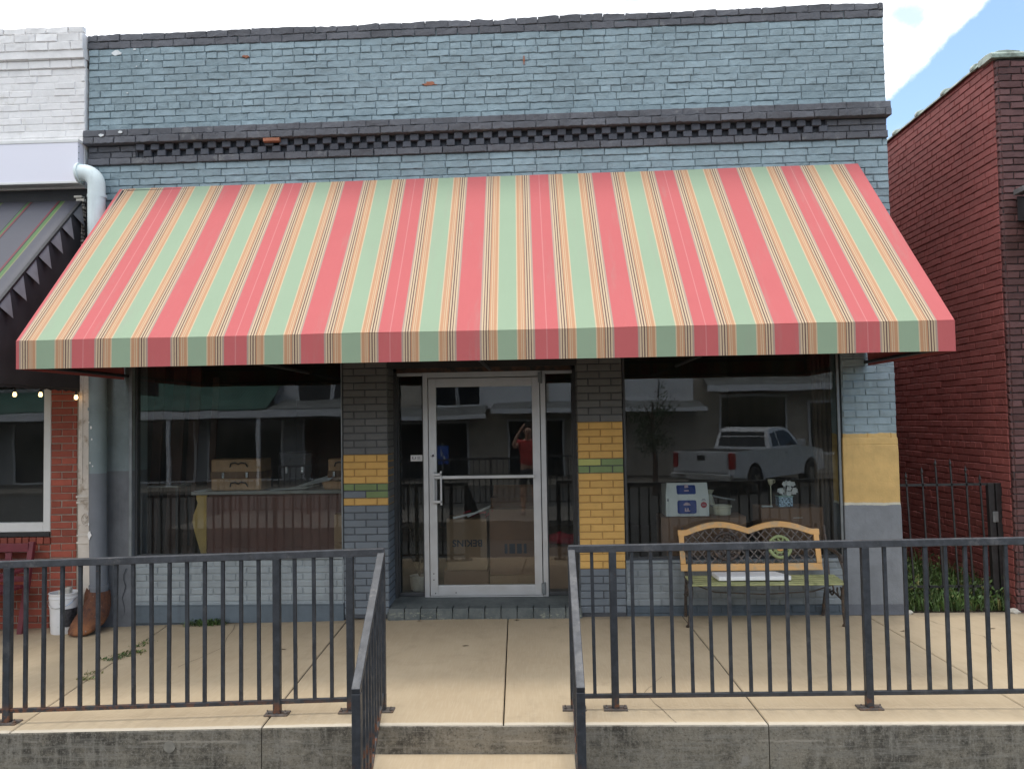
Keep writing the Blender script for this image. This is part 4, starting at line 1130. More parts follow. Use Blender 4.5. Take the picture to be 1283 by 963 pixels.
# back: orange frame following two arches, lattice, medallions
BX0,BX1=1.19,2.47
def by(z): return -.20+.13*(z-.42)/.42    # back leans to the wall
def topz(x):
    t=(x-BX0)/(BX1-BX0)
    a=max(0,math.cos((t-.29)/.235*PI/2)) if abs(t-.29)<.235 else 0
    b_=max(0,math.cos((t-.71)/.235*PI/2)) if abs(t-.71)<.235 else 0
    return .800+.070*max(a,b_)**1.0 
def ribbon(mb,line_a,line_b,th):
    n=len(line_a); vs=[]
    for (xa,za),(xb,zb) in zip(line_a,line_b):
        vs+= [(xa,by(za)-th/2,za),(xb,by(zb)-th/2,zb),(xb,by(zb)+th/2,zb),(xa,by(za)+th/2,za)]
    fs=[]
    for i in range(n-1):
        for k in range(4): fs.append((i*4+k,i*4+(k+1)%4,(i+1)*4+(k+1)%4,(i+1)*4+k))
    fs.append((0,1,2,3)); fs.append(tuple((n-1)*4+k for k in (3,2,1,0))); mb.add(vs,fs)
xs=[BX0+(BX1-BX0)*k/48 for k in range(49)]
mb=MB(); ribbon(mb,[(x,topz(x)) for x in xs],[(x,topz(x)-.052) for x in xs],.028)
mb.build('top_board',M['orange'],bn,bevel=.005)
mb=MB(); ribbon(mb,[(BX0+.005,.505),(BX1-.01,.505)],[(BX0+.005,.445),(BX1-.01,.445)],.028); mb.build('lower_board',M['orange'],bn,bevel=.005)
for (a,b_) in ((BX0+.005,BX0+.052),(BX1-.055,BX1-.008)):
    mb=MB(); ribbon(mb,[(a,.507),(a,.752)],[(b_,.507),(b_,.752)],.027); mb.build('end_board',M['orange'],bn,bevel=.004)
mb=MB()
z0=.505; sp=.078
k=-6
while k<24:
    for sgn in (1,-1):
        x=BX0+.05+k*sp; pts=[]
        z=z0
        xx=x if sgn>0 else x
        seg=[]
        for q in range(40):
            X_=x+sgn*(q*.008); Z_=z0+q*.008*1.05
            if BX0+.05<X_<BX1-.055 and Z_<topz(X_)-.05: seg.append((X_,by(Z_)+.004*sgn,Z_))
        if len(seg)>2: mb.tube([seg[0],seg[-1]],.0060,5)
    k+=1
# lattice
mb.build('lattice',simple('grey_brown_lattice',(.15,.125,.11),.7,.25,30,.2),bn)
def medallion(cx,cz,r,mat):
    m_=MB()
    pts=[(cx+r*math.cos(t),by(cz+r*.95*math.sin(t))-.012,cz+r*.95*math.sin(t)) for t in [2*PI*k/28 for k in range(29)]]
    m_.tube(pts,.016,8,cap=False)
    pts=[(cx+r*.55*math.cos(t),by(cz)-.018,cz+r*.55*.95*math.sin(t)) for t in [2*PI*k/24 for k in range(25)]]
    m_.tube(pts,.012,8,cap=False)
    for k in range(12):
        t=2*PI*k/12; m_.tube([(cx+r*.56*math.cos(t),by(cz)-.016,cz+r*.53*math.sin(t)),(cx+r*.92*math.cos(t+.25),by(cz)-.014,cz+r*.88*math.sin(t+.25))],[.013,.006],6)
    return m_.build('medallion',mat,bn,smooth='all')
m1=medallion(1.62,.655,.120,M['darkiron']); m1['label']='dark rose medallion on the left of the back'
m_=MB()
for k in range(26):
    a=k*2.4; rr=.06*math.sqrt(k/26)*2.6
    m_.lathe([(.003,-.012),(.020,0),(.003,.012)],(1.62+rr*math.cos(a)*1.05,by(.66)-.010,.665+rr*.55*math.sin(a)),7)
m_.build('rose_casting',M['darkiron'],bn)
m2=medallion(2.10,.645,.095,M['medgreen']); m2['label']='pale green ring medallion on the right of the back'
m_=MB(); m_.lathe([(.002,-.010),(.036,-.004),(.036,.006),(.002,.008)],(0,0,0),16)
for i,v in enumerate(m_.v): m_.v[i]=(2.10+v[0],by(.645)-.018+v[2],.645+v[1])
m_.build('medallion_centre',M['orange'],bn)
# seat slats
for k in range(5):
    y=-.24-.075*k
    mb=MB(); mb.box(1.225,2.55,y-.03,y+.03,.392-.003*k,.408-.003*k); mb.build('seat_slat',M['olive'],bn,bevel=.006)
# cast end frames
def bench_end(x0):
    s=1 if x0>1.8 else -1
    m_=MB()
    m_.tube([(x0-.02*s,-.02,.0),(x0-.015*s,-.07,.2),(x0-.01*s,-.17,.40),(x0,-.11,.62),(x0,-.06,.82)],[.016,.013,.015,.012,.012],7)
    m_.build('leg',M['darkiron'],bn,smooth=True)
    m_=MB(); m_.tube([(x0+.03*s,-.42,.0),(x0+.025*s,-.46,.03),(x0+.01*s,-.47,.16),(x0,-.50,.30),(x0+.01*s,-.54,.40),(x0+.01*s,-.52,.50),(x0+.0*s,-.44,.60)],[.018,.013,.012,.014,.015,.012,.013],7)
    m_.build('leg',M['darkiron'],bn,smooth=True)
    m_=MB(); m_.tube([(x0,-.08,.66),(x0,-.20,.635),(x0,-.36,.63),(x0,-.48,.615),(x0,-.53,.57)],[.013,.016,.016,.016,.012],7)
    m_.build('arm_rest',M['darkiron'],bn,smooth=True)
    m_=MB(); m_.tube([(x0,-.16,.385),(x0,-.35,.375),(x0,-.54,.38)],.012,6)
    m_.tube([(x0,-.50,.32)]+[(x0,-.42+.055*math.cos(t),.30+.05*math.sin(t)) for t in [PI+.3*k for k in range(-3,13)]],.008,6)
    m_.tube([(x0,-.18,.36)]+[(x0,-.22+.05*math.cos(t),.28+.05*math.sin(t)) for t in [PI/2+.35*k for k in range(0,14)]],.008,6)
    m_.tube([(x0,-.10,.22),(x0,-.25,.27),(x0,-.47,.24)],.008,6)
    m_.build('scroll_work',M['darkiron'],bn,smooth=True)
bench_end(1.235); bench_end(2.525)
mb=MB(); mb.tube([(1.235,-.45,.385),(1.45,-.42,.30),(1.88,-.40,.275),(2.3,-.42,.30),(2.525,-.45,.385)],.006,6); mb.build('stay_rod',M['darkiron'],bn)
mb=MB()
vs=[(1.44,-.36,.417),(2.07,-.36,.417),(2.03,-.26,.425),(1.46,-.26,.425)]
mb.prism([(1.47,-.50),(2.09,-.50),(2.10,-.47),(2.02,-.26),(1.455,-.26)],'z',.412,.448)
tag(mb.build('foam_board',M['foam'],bevel=.006),'flat white foam panel lying on the pale green bench seat','board')

# ------------------------------------------------------------------ inside the left window
ds=thing('dresser','dark mahogany dresser with scrolled ochre side seen from behind in left window','dresser',(-2.75,.65,.1))
mb=MB(); mb.box(-3.45,-2.02,.50,.515,.12,1.10); mb.build('back_panel',M['dresser'],ds,bevel=.002)
mb=MB()
prof=[(-3.45,.12),(-3.45,1.13),(-3.555,1.13),(-3.555,1.09),(-3.54,1.05),(-3.56,.99),(-3.585,.93),(-3.595,.86),(-3.58,.78),(-3.55,.68),(-3.52,.58),(-3.49,.48),(-3.47,.36),(-3.46,.12)]
mb.prism(prof,'y',.49,.52); mb.build('scrolled_side',M['dresser_side'],ds,bevel=.003)
mb=MB(); mb.box(-3.60,-1.99,.47,1.0,1.13,1.165); mb.build('top',M['dresser_top'],ds,bevel=.004)
mb=MB(); mb.box(-3.44,-2.02,.52,.98,.12,1.128); mb.build('carcass',M['dresser'],ds)
def suitcase(name,label,x0,x1,y0,y1,z0,z1,mats,rz=0):
    t=thing(name,label,'suitcase',((x0+x1)/2,(y0+y1)/2,z0),0)
    m_=MB(); m_.box(x0,x1,y0,y1,z0,z1); m_.build('case',mats[0],t,bevel=.015)
    h=z1-z0
    m_=MB(); m_.box(x0-.003,x1+.003,y0-.006,y1+.003,z0+h*.38,z0+h*.60); m_.build('centre_band',mats[1],t,bevel=.003)
    for fx in (.25,.72): 
        m_=MB(); m_.box(x0+(x1-x0)*fx-.012,x0+(x1-x0)*fx+.012,y0-.016,y0-.004,z0+h*.40,z0+h*.58); m_.build('latch',M['chrome'],t,bevel=.002)
    for fz in (.18,.80):
        m_=MB(); xm=(x0+x1)/2+.03; m_.tube([(xm-.09,y0-.004,z0+h*fz-.015),(xm-.075,y0-.022,z0+h*fz+.02),(xm-.03,y0-.026,z0+h*fz+.028),(xm,y0-.022,z0+h*fz+.012),(xm+.03,y0-.026,z0+h*fz+.028),(xm+.075,y0-.022,z0+h*fz+.02),(xm+.09,y0-.004,z0+h*fz-.015)],.007,6); m_.build('handle',M['iron'],t)
    return t
suitcase('suitcase','tan leather suitcase with darker middle band, on the dresser in left window',-3.42,-2.90,.53,.85,1.167,1.485,(M['leather'],M['leather_dark']))
suitcase('suitcase','dark trunk behind the papers on the dresser in left window',-2.86,-2.50,.95,1.25,1.167,1.53,(M['darktrunk'],M['darktrunk']))
suitcase('suitcase','tan case with rounded lid at the right end of the dresser top',-2.24,-1.98,.62,.95,1.167,1.47,(M['leather'],M['leather_dark']))
bk=thing('wicker_basket','low woven basket at right end of the dresser top','basket',(-2.18,.56,1.166))
mb=MB(); 
for k in range(6): mb.tube([(-2.16+(.10+.006*k)*math.cos(t),.57+.05*math.sin(t),1.172+.014*k) for t in [2*PI*q/20 for q in range(21)]],.008,6)
mb.lathe([(.02,0),(.09,0)],( -2.16,.57,1.168),12)
mb.build('weave',M['leather'],bk)
for k,(x0,x1,y0,y1,z,rt,lb) in enumerate([(-2.80,-2.42,.50,.72,1.168,.03,'sheaf of pale papers spread flat on the dresser in left window'),(-2.62,-2.20,.52,.80,1.176,.16,'pale folder propped up on the papers beside the tan suitcase'),(-3.58,-3.46,.50,.62,1.168,0,'small pale paper at the left corner of the dresser top')]):
    mb=MB(); 
    for q in range(3 if k!=1 else 1):
        a=R_.uniform(-.15,.15)
        vs=[(x0,y0,z+q*.003),(x1,y0,z+q*.003+rt*.5),(x1+.06,y1,z+q*.003+rt),(x0+.05,y1,z+q*.003)]
        vs=[(v[0]+q*.02*a*10,v[1],v[2]) for v in vs]
        mb.add(vs,[(0,1,2,3)])
    tag(mb.build('papers',M['paper'],solid=.002,recalc=False),lb,'papers')
# cardboard boxes next to the dresser
def carton(name,label,x0,x1,y0,y1,z0,z1,mat='cardboard',open_=False):
    t=thing(name,label,'box',((x0+x1)/2,(y0+y1)/2,z0))
    m_=MB(); 
    if open_:
        w=.006
        m_.box(x0,x1,y0,y0+w,z0,z1); m_.box(x0,x1,y1-w,y1,z0,z1); m_.box(x0,x0+w,y0+w,y1-w,z0,z1); m_.box(x1-w,x1,y0+w,y1-w,z0,z1); m_.box(x0+w,x1-w,y0+w,y1-w,z0,z0+w)
    else: m_.box(x0,x1,y0,y1,z0,z1)
    m_.build('box_body',M[mat],t,bevel=.004)
    m_=MB(); w=(x1-x0)
    if open_:
        m_.add([(x0,y0,z1),(x1,y0,z1),(x1-.01,y0-.12,z1-.08),(x0+.01,y0-.12,z1-.08)],[(0,1,2,3)])
        m_.add([(x0,y1,z1),(x1,y1,z1),(x1-.01,y1+.08,z1+.10),(x0+.01,y1+.08,z1+.10)],[(0,1,2,3)])
    else:
        m_.add([(x0,y0,z1+.004),((x0+x1)/2-.002,y0,z1+.006),((x0+x1)/2-.002,y1,z1+.006),(x0,y1,z1+.004)],[(0,1,2,3)])
        m_.add([((x0+x1)/2+.002,y0,z1+.006),(x1,y0,z1+.004),(x1,y1,z1+.004),((x0+x1)/2+.002,y1,z1+.006)],[(0,1,2,3)])
    m_.build('flap',M[mat],t,solid=.003,recalc=False)
    return t
carton('cardboard_box','small cardboard box standing between dresser and left column, on another box',-2.11,-1.97,.34,.47,.66,.93)
carton('cardboard_box','lower cardboard box standing between dresser and left column',-2.11,-1.97,.34,.47,.36,.655)
carton('cardboard_box','bottom carton on the floor between dresser and left column',-2.14,-1.96,.33,.47,.10,.355,'cardboard2')
# planks leaning at the left end of the window
pk=['dark wooden plank leaning furthest left behind the left window','second dark plank, leaning left of the dresser, reddish brown','narrow dark plank leaning close to the scrolled dresser side','wide dark plank leaning between the others at left']
for k,(x,w,y,h) in enumerate([(-4.02,.10,.55,2.6),(-3.86,.13,.62,2.5),(-3.60,.07,.9,2.35),(-3.74,.11,.75,2.45)]):
    mb=MB(); mb.bar((x,y-.1,.10),(x+R_.uniform(-.04,.04),y+.15,h),w,.03,upv=(0,1,0))
    tag(mb.build('plank',M['plank'],bevel=.004),pk[k],'plank',group='planks leaning inside the left window')
# small glass-topped table in front of the planks
tb=thing('side_table','small dark side table with pale edge left of the dresser','table',(-3.85,.6,.1))
mb=MB(); mb.box(-4.02,-3.70,.40,.72,1.215,1.235); mb.build('table_top',M['dresser_top'],tb,bevel=.003)
for (x,y) in ((-4.0,.42),(-3.72,.42),(-4.0,.70),(-3.72,.70)):
    mb=MB(); mb.bar((x,y,.10),(x,y,1.214),.025,upv=(0,1,0)); mb.build('leg',M['iron'],tb)
# ------------------------------------------------------------------ inside the right window
carton('cardboard_box','wide brown carton under the white printed box in right window',1.10,1.92,.36,.72,.56,.86,'cardboard2')
carton('cardboard_box','brown carton holding up the wide brown carton in right window',1.15,1.85,.38,.72,.10,.555,'cardboard2')
carton('cardboard_box','brown carton below the flowers at the right end of right window',2.07,2.66,.36,.72,.60,.94,'cardboard2')
carton('cardboard_box','brown carton on the floor beneath the flower carton in right window',2.10,2.64,.38,.72,.10,.595,'cardboard2')
# white printed carton
wb=thing('printed_carton','white carton with two blue labels and a red disc, standing in right window','box',(1.36,.5,.868))
mb=MB(); x0,x1=1.155,1.575
vs=[(x0,.40,.868),(x1,.40,.868),(x1,.70,.868),(x0,.70,.868),(x0,.40,1.052),(x1,.40,1.052),(x1-.005,.465,1.190),(x0+.02,.465,1.190),(x1,.70,1.17),(x0,.70,1.17)]
mb.add(vs,[(0,1,5,4),(4,5,6,7),(7,6,8,9),(3,9,8,2),(0,4,7,9,3),(1,2,8,6,5),(0,3,2,1)]); mb.build('box_body',M['whitebox'],wb,bevel=.003)
def rrect(cx,cz,w,h,r,n=5):
    p=[]
    for (sx,sz,a0) in ((1,1,0),(-1,1,PI/2),(-1,-1,PI),(1,-1,3*PI/2)):
        for k in range(n+1): a=a0+PI/2*k/n; p.append((cx+sx*(w/2-r)+r*math.cos(a),cz+sz*(h/2-r)+r*math.sin(a)))
    return p
mb=MB(); mb.prism(rrect(1.36,.960,.185,.130,.02),'y',.3965,.3985); mb.build('blue_label',M['bluelabel'],wb)
mb=MB(); poly=rrect(1.36,.060,.185,.095,.015); ang=math.atan2(.135,.15)
f2=lambda u,v,d:(u,.40+v*.065/.1525-d*.9,1.052+v*.138/.1525+d*.43)
n=len(poly); mb.add([f2(u,v+.02,.003) for u,v in poly]+[f2(u,v+.02,.001) for u,v in poly],[tuple(range(n)),tuple(range(n,2*n))]+[(k,(k+1)%n,n+(k+1)%n,n+k) for k in range(n)]); mb.build('blue_label',M['bluelabel'],wb)
mb=MB()
mb.prism([(1.36+.034*math.cos(t),.975+.028*math.sin(t)) for t in [PI*k/10 for k in range(11)]],'y',.3945,.396)
mb.box(1.338,1.39,.3945,.396,.915,.926); mb.box(1.338,1.352,.3945,.396,.926,.948); mb.box(1.362,1.376,.3945,.396,.926,.948)
mb.build('pale_print',M['pinklabel'],wb)
mb=MB(); n=8; poly=[(1.345,.075),(1.385,.08),(1.38,.11),(1.35,.115)]
mb.add([f2(u,v+.02,.005) for u,v in poly],[(0,1,2,3)]); poly=[(1.34,.04),(1.385,.04),(1.385,.055),(1.34,.055)]; mb.add([f2(u,v+.02,.005) for u,v in poly],[(0,1,2,3)]); mb.build('pale_print',M['pinklabel'],wb,solid=.001,recalc=False)
mb=MB(); mb.prism([(1.523+.030*math.cos(2*PI*k/18),.978+.030*math.sin(2*PI*k/18)) for k in range(18)],'y',.3965,.3985); mb.build('red_disc',M['redlabel'],wb)
mb=MB(); mb.box(1.50,1.545,.3975,.3988,1.018,1.025); mb.box(1.508,1.538,.3975,.3988,1.029,1.038); mb.box(1.29,1.43,.3975,.3988,.883,.889); mb.box(1.168,1.185,.3975,.3988,1.015,1.04); mb.box(1.505,1.541,.3945,.3963,.974,.980); mb.build('small_print',M['greyprint'],wb)
# pot and vase
pt=MB(); pt.lathe([(.075,0),(.085,.005),(.088,.07),(.096,.075),(.096,.095),(.088,.095),(.08,.01)],(1.72,.50,.868),24)
tag(pt.build('planter_pot',M['ceramic'],smooth=True),'squat cream ceramic pot on the brown carton in right window','pot')
vs_=MB(); vs_.lathe([(.03,0),(.045,.02),(.05,.10),(.03,.17),(.024,.20),(.045,.235),(.04,.235),(.02,.2)],(1.625,.62,.868),18)
tag(vs_.build('vase',M['ceramic'],smooth=True),'pale waisted vase standing behind the white printed box','vase')
mb=MB(); mb.tube([(1.62,.45,1.06),(1.72,.46,1.035),(1.84,.47,1.015)],.009,8); mb.tube([(1.60,.47,.965),(1.70,.55,.90)],.006,6)
tag(mb.build('stick_bundle',M['oppmetal']),'thin pale rods lying across the cream pot','rods')
fl=thing('flower_arrangement','white silk flowers in a blue patterned square planter, right window','flowers',(2.33,.46,.948))
mb=MB(); mb.box(2.25,2.385,.40,.52,.948,1.045); mb.build('planter',M['bluechina'],fl,bevel=.004)
mb=MB(); mb.box(2.245,2.39,.395,.525,1.045,1.053); mb.build('planter_rim',simple('mint_rim',(.35,.55,.5),.4,.05,6,0),fl)
for k in range(13):
    a=R_.uniform(0,2*PI); cx=2.33+.10*math.cos(a)*R_.random()**.4+.02; cz=1.125+.05*math.sin(a); cy=.45+R_.uniform(-.03,.03)
    m_=MB()
    for q in range(5):
        t=2*PI*q/5+a; p=Vector((cx,cy-.01,cz)); u=Vector((math.cos(t),-.3,math.sin(t)))*.026; v=Vector((-math.sin(t),0,math.cos(t)))*.013
        m_.add([p,p+u*.6+v,p+u*1.1,p+u*.6-v],[(0,1,2,3)])
    m_.tube([(cx,cy,cz),(2.32,.46,1.04)],.0025,4); m_.build('blossom',M['flower'],fl,solid=.002,recalc=False)
mg=thing('cup','small pale cup perched left of the flowers in right window','cup',(2.20,.50,.948))
mb=MB(); mb.lathe([(.004,0),(.006,.0),(.006,.20),(.02,.215),(.028,.24),(.028,.262),(.024,.262),(.02,.235)],(2.20,.50,.948),14); mb.build('bowl',M['ceramic'],mg,smooth=True)
mb=MB(); mb.tube([(2.226+.018*math.cos(t),.50,1.19+.018*math.sin(t)) for t in [-PI/2+PI*k/8 for k in range(9)]],.004,5); mb.build('handle',M['ceramic'],mg)
mb=MB(); mb.box(2.09,2.19,.40,.44,.948,.962); tag(mb.build('notepad',M['paper'],bevel=.003),'small white notepad on the right carton, left of flowers','notepad')
mb=MB(); mb.box(2.37,2.46,.357,.3595,.845,.849); tag(mb.build('tape_strip',M['paper']),'short white strip stuck on the front of the flower carton','tape')
# curtain of light brown cloth at the right end
mb=MB(); n=24; vs=[];fs=[]
for k in range(n+1):
    x=2.63+.28*k/n; y=.50+.03*math.sin(k*1.7)
    vs+=[(x,y,.2),(x,y,2.9)]
for k in range(n): fs.append((2*k,2*k+2,2*k+3,2*k+1))
mb.add(vs,fs); tag(mb.build('curtain',simple('brown_cloth',(.13,.10,.08),.9,.2,6,.1),smooth='all',recalc=False,solid=.003),'dull brown curtain hanging at the right end of right window','curtain')
# ------------------------------------------------------------------ behind the door
def text_obj(body,parent,mat,x,y,z,size,rot180=False):
    cu=bpy.data.curves.new('lettering','FONT'); cu.body=body; cu.size=size; cu.extrude=.001; cu.align_x='CENTER'; cu.align_y='CENTER'; cu.offset=.0015
    ob=bpy.data.objects.new('lettering',cu); COL.objects.link(ob)
    bpy.context.view_layer.update()
    dg=bpy.context.evaluated_depsgraph_get(); me=bpy.data.meshes.new_from_object(ob.evaluated_get(dg))
    bpy.data.objects.remove(ob); bpy.data.curves.remove(cu)
    me.materials.clear(); me.materials.append(mat)
    Rm=Matrix.Translation((x,y,z))@Matrix.Rotation(PI if rot180 else 0,4,'Y')@Matrix.Rotation(PI/2,4,'X')
    me.transform(world_of(parent).inverted()@Rm)
    o=bpy.data.objects.new('lettering',me); COL.objects.link(o); o.parent=parent
    return o
bx=carton('moving_box','cardboard moving box with upside down lettering behind the glass door',-1.07,-.645,.95,1.35,.27,.80,'cardboard')
text_obj('BEKINS',bx,M['ink'],-.85,.946,.555,.100,True)
bx=carton('moving_box','taller cardboard moving box with faint blue print, right behind the glass door',-.615,-.12,.95,1.40,.22,.90,'cardboard2')
m_=MB()
for k,(x,w) in enumerate(((-.46,.03),(-.41,.06),(-.33,.05),(-.26,.03))): m_.box(x,x+w,.945,.948,.44,.54)
m_.build('faded_print',M['ink'],bx)
carton('cardboard_box','carton under the moving box with the upside down lettering',-1.10,-.63,.93,1.35,.10,.265,'cardboard2')
carton('cardboard_box','carton on the floor beneath the taller moving box behind door',-.62,-.10,.93,1.40,.10,.215,'cardboard')
carton('open_carton','open carton with raised flaps stacked on the tall moving box',-.60,-.14,.97,1.35,.908,1.02,'cardboard2',True)
carton('cardboard_box','carton behind the right sidelight next to the door',.0,.5,.80,1.25,.10,.52,'cardboard2')
mb=MB(); 
for k in range(9): mb.tube([(-.9+.08*k,1.1+.05*math.sin(k*2),.83+.02*math.cos(k*3)),(-.82+.08*k,1.0+.05*math.cos(k),.88+.02*math.sin(k*5))],.012,6)
tag(mb.build('red_garland',simple('crimson_cloth',(.35,.02,.04),.7,.2,20,.2)),'crumpled crimson ribbon lying across the boxes behind door','ribbon')
mb=MB(); mb.tube([(.02,1.0,.58),(.12,.95,.60),(.22,1.0,.57),(.35,1.0,.6)],[.05,.07,.06,.05],10); tag(mb.build('red_cloth',bpy.data.materials['crimson_cloth'],smooth='all'),'crimson cloth lying on the carton behind the right sidelight','cloth')
mb=MB(); mb.bar((-.85,.97,.83),(-.60,1.05,.93),.03,.02); mb.bar((-1.0,.96,.815),(-.78,.98,.86),.02,.02); tag(mb.build('metal_strip',M['alum']),'bright metal strips lying on top of the moving boxes','strips')
pl=thing('dried_plant','dark dried plant in a pot behind the left sidelight','plant',(-1.33,.75,.1))
mb=MB(); mb.lathe([(.07,0),(.10,.16),(.105,.16),(.09,.02)],(-1.33,.75,.10),16); mb.build('pot',M['stone'],pl,smooth=True)
mb=MB()
for k in range(60):
    a=R_.uniform(0,2*PI); h=R_.uniform(.3,1.0); r=R_.uniform(.02,.13); mb.tube([(-1.33,.75,.25),(-1.33+r*.5*math.cos(a),.75+r*.5*math.sin(a),.2+h*.5),(-1.33+r*math.cos(a),.75+r*math.sin(a),.2+h)],.004,4)
    for q in range(3): leafq(mb,Vector((-1.33+r*math.cos(a)*R_.random(),.75+r*math.sin(a)*R_.random(),.2+h*R_.uniform(.5,1))),.02)
mb.build('stems',simple('dried_foliage',(.08,.07,.05),.8,.3,10,0),pl)

# ------------------------------------------------------------------ across the street (seen only as reflections in the panes)
FYo=-23.0
og=thing('green_roofed_shop','shop across the street with green metal shed roof, reflected in left window','building',(-12,FYo,-.4))
mb=MB(); mb.box(-40,-6.0,FYo-8,FYo,-.46,5.2); mb.build('wall',M['oppgrey'],og)
mb=MB(); 
for k in range(44):
    x=-14.6+k*.11; mb.add([(x,FYo+.02,3.45),(x+.06,FYo+.02,3.48),(x+.11,FYo+.02,3.45),(x+.11,FYo+2.3,2.36),(x+.06,FYo+2.3,2.39),(x,FYo+2.3,2.36)],[(0,1,4,5),(1,2,3,4)])
mb.build('metal_roof',M['oppgreen'],og,solid=.02,recalc=False)
mb=MB(); mb.box(-36,-6.0,FYo+2.2,FYo+2.32,2.08,2.34); mb.build('fascia',M['oppwhite'],og)
mb=MB(); mb.add([(-36,FYo+.02,3.2),(-14.7,FYo+.02,3.2),(-14.7,FYo+2.25,2.36),(-36,FYo+2.25,2.36)],[(0,1,2,3)]); mb.build('metal_roof',M['oppgreen'],og,solid=.03,recalc=False)
mb=MB(); mb.add([(-9.7,FYo+.02,2.75),(-6.0,FYo+.02,2.75),(-6.0,FYo+2.3,2.36),(-9.7,FYo+2.3,2.36)],[(0,1,2,3)]); mb.build('porch_roof',M['oppmetal'],og,solid=.03,recalc=False)
for (x0,x1,z0,z1,mt) in ((-10.1,-9.35,2.62,4.3,'oppwhite'),(-9.2,-8.0,2.62,4.3,'darkglass'),(-7.85,-6.4,2.62,4.3,'darkglass'),(-12.6,-9.9,-.2,2.0,'darkglass'),(-9.0,-7.4,-.2,2.0,'brownwood'),(-15.5,-13.2,-.2,2.0,'darkglass'),(-20,-16.5,-.2,2.0,'darkglass'),(-26,-22,-.2,2.0,'darkglass'),(-24,-20,3.6,4.8,'darkglass')):
    mb=MB(); mb.box(x0,x1,FYo,FYo+.05,z0,z1); w=mb.build('window',M[mt],og)
    mb=MB(); mb.box(x0-.08,x1+.08,FYo,FYo+.12,z0-.08,z0); mb.box(x0-.08,x0,FYo,FYo+.09,z0,z1); mb.box(x1,x1+.08,FYo,FYo+.09,z0,z1); mb.build('frame',M['oppwhite'],w)
for x in (-16.4,-13.2,-10.0,-7.0):
    mb=MB(); mb.bar((x,FYo+2.2,-.4),(x,FYo+2.2,2.1),.12,upv=(0,1,0)); mb.build('post',M['oppwhite'],og)
ow=thing('cream_building','cream building across the street with upper windows and metal canopies, reflected in glass','building',(4,FYo,-.4))
mb=MB(); mb.box(-5.98,16,FYo-8,FYo-.01,-.46,5.6); mb.build('wall',M['oppcream'],ow)
for (x0,x1,z0,z1,mt) in ((-4.3,-3.4,2.45,3.9,'darkglass'),(-3.3,-2.5,2.45,3.9,'darkglass'),(-2.35,-.2,2.35,3.9,'oppwhite'),(.2,2.6,2.4,3.9,'oppwhite'),(3.0,4.1,2.55,4.0,'oppwhite'),(4.2,5.3,2.55,4.0,'oppwhite'),(6.4,8.7,-.3,2.55,'darkglass'),(-5.5,-3.0,-.3,1.75,'darkglass'),(-1.4,.6,-.3,1.8,'darkglass'),(9.6,10.8,.5,2.3,'darkglass'),(11.8,13.5,-.3,2.3,'brownwood')):
    mb=MB(); mb.box(x0,x1,FYo,FYo+.05,z0,z1); w=mb.build('window',M[mt],ow)
    mb=MB(); mb.box(x0-.07,x1+.07,FYo,FYo+.12,z0-.09,z0); mb.box(x0-.07,x0,FYo,FYo+.09,z0,z1); mb.box(x1,x1+.07,FYo,FYo+.09,z0,z1); mb.box(x0-.07,x1+.07,FYo,FYo+.1,z1,z1+.09); mb.build('frame',M['oppwhite'],w)
mb=MB(); 
for (a,b_,z,h) in ((-5.9,-2.15,2.02,.36),(-1.95,5.55,2.2,.28)):
    n=int((b_-a)/.1)
    for k in range(n):
        x=a+k*.1; mb.add([(x,FYo+.02,z+h),(x+.05,FYo+.02,z+h+.025),(x+.1,FYo+.02,z+h),(x+.1,FYo+1.9,z),(x+.05,FYo+1.9,z+.025),(x,FYo+1.9,z)],[(0,1,4,5),(1,2,3,4)])
mb.build('metal_canopy',M['oppmetal'],ow,solid=.02,recalc=False)
mb=MB(); mb.box(-5.9,-2.15,FYo+1.85,FYo+1.93,1.9,2.05); mb.box(-1.95,5.55,FYo+1.85,FYo+1.93,2.08,2.23); mb.box(5.7,11.5,FYo+1.2,FYo+1.3,2.72,2.95); mb.build('canopy_fascia',M['oppwhite'],ow)
mb=MB(); mb.add([(5.7,FYo+.02,3.35),(11.5,FYo+.02,3.35),(11.5,FYo+1.25,2.96),(5.7,FYo+1.25,2.96)],[(0,1,2,3)]); mb.build('porch_roof',M['oppmetal'],ow,solid=.03,recalc=False)
mb=MB(); mb.box(-60,60,-23,-19.0,-.46,-.27); struct(mb.build('far_sidewalk',M['oldcon'],bevel=.02))

# pickup truck
tk=thing('pickup_truck','silver white extended cab pickup truck parked nose in across the street','truck',(5.28,-17.25,-.40))
def tp(name,fn,mat,par=tk,**k): m_=MB(); fn(m_); return m_.build(name,mat,par,**k)
ang=math.atan2(-.75,.66)
TM=Matrix.Translation((5.28,-17.25,-.40))@Matrix.Rotation(ang,4,'Z')
def T(m_):
    m_.v=[tuple(TM@Vector(v)) for v in m_.v]; return m_
def tbuild(m_,name,mat,par=tk,**k): T(m_); return m_.build(name,mat,par,**k)
def arch(cx,r,n=8): return [(cx+r*math.cos(a),.40+r*math.sin(a)) for a in [PI-PI*k/n for k in range(n+1)]]
low=[(-1.25,.55)]+[(-.50,.50)]+[(x,z) for x,z in arch(0,.50)]+[(.50,.42),(3.20,.42)]+[(x,z) for x,z in arch(3.70,.50)]+[(4.20,.45),(4.68,.50),(4.72,.95),(4.62,1.14),(3.6,1.26),(2.75,1.28),(1.05,1.26),(-1.22,1.24)]
m_=MB(); m_.prism(low,'y',-.98,.98); tbuild(m_,'body',M['truck'],bevel=.05)
cab=[(1.02,1.25),(1.10,1.62),(1.22,1.86),(1.5,1.92),(2.2,1.92),(2.55,1.84),(3.25,1.26)]
m_=MB(); n=len(cab); ca=[(x,-.93+.0*z,z) for x,z in cab]
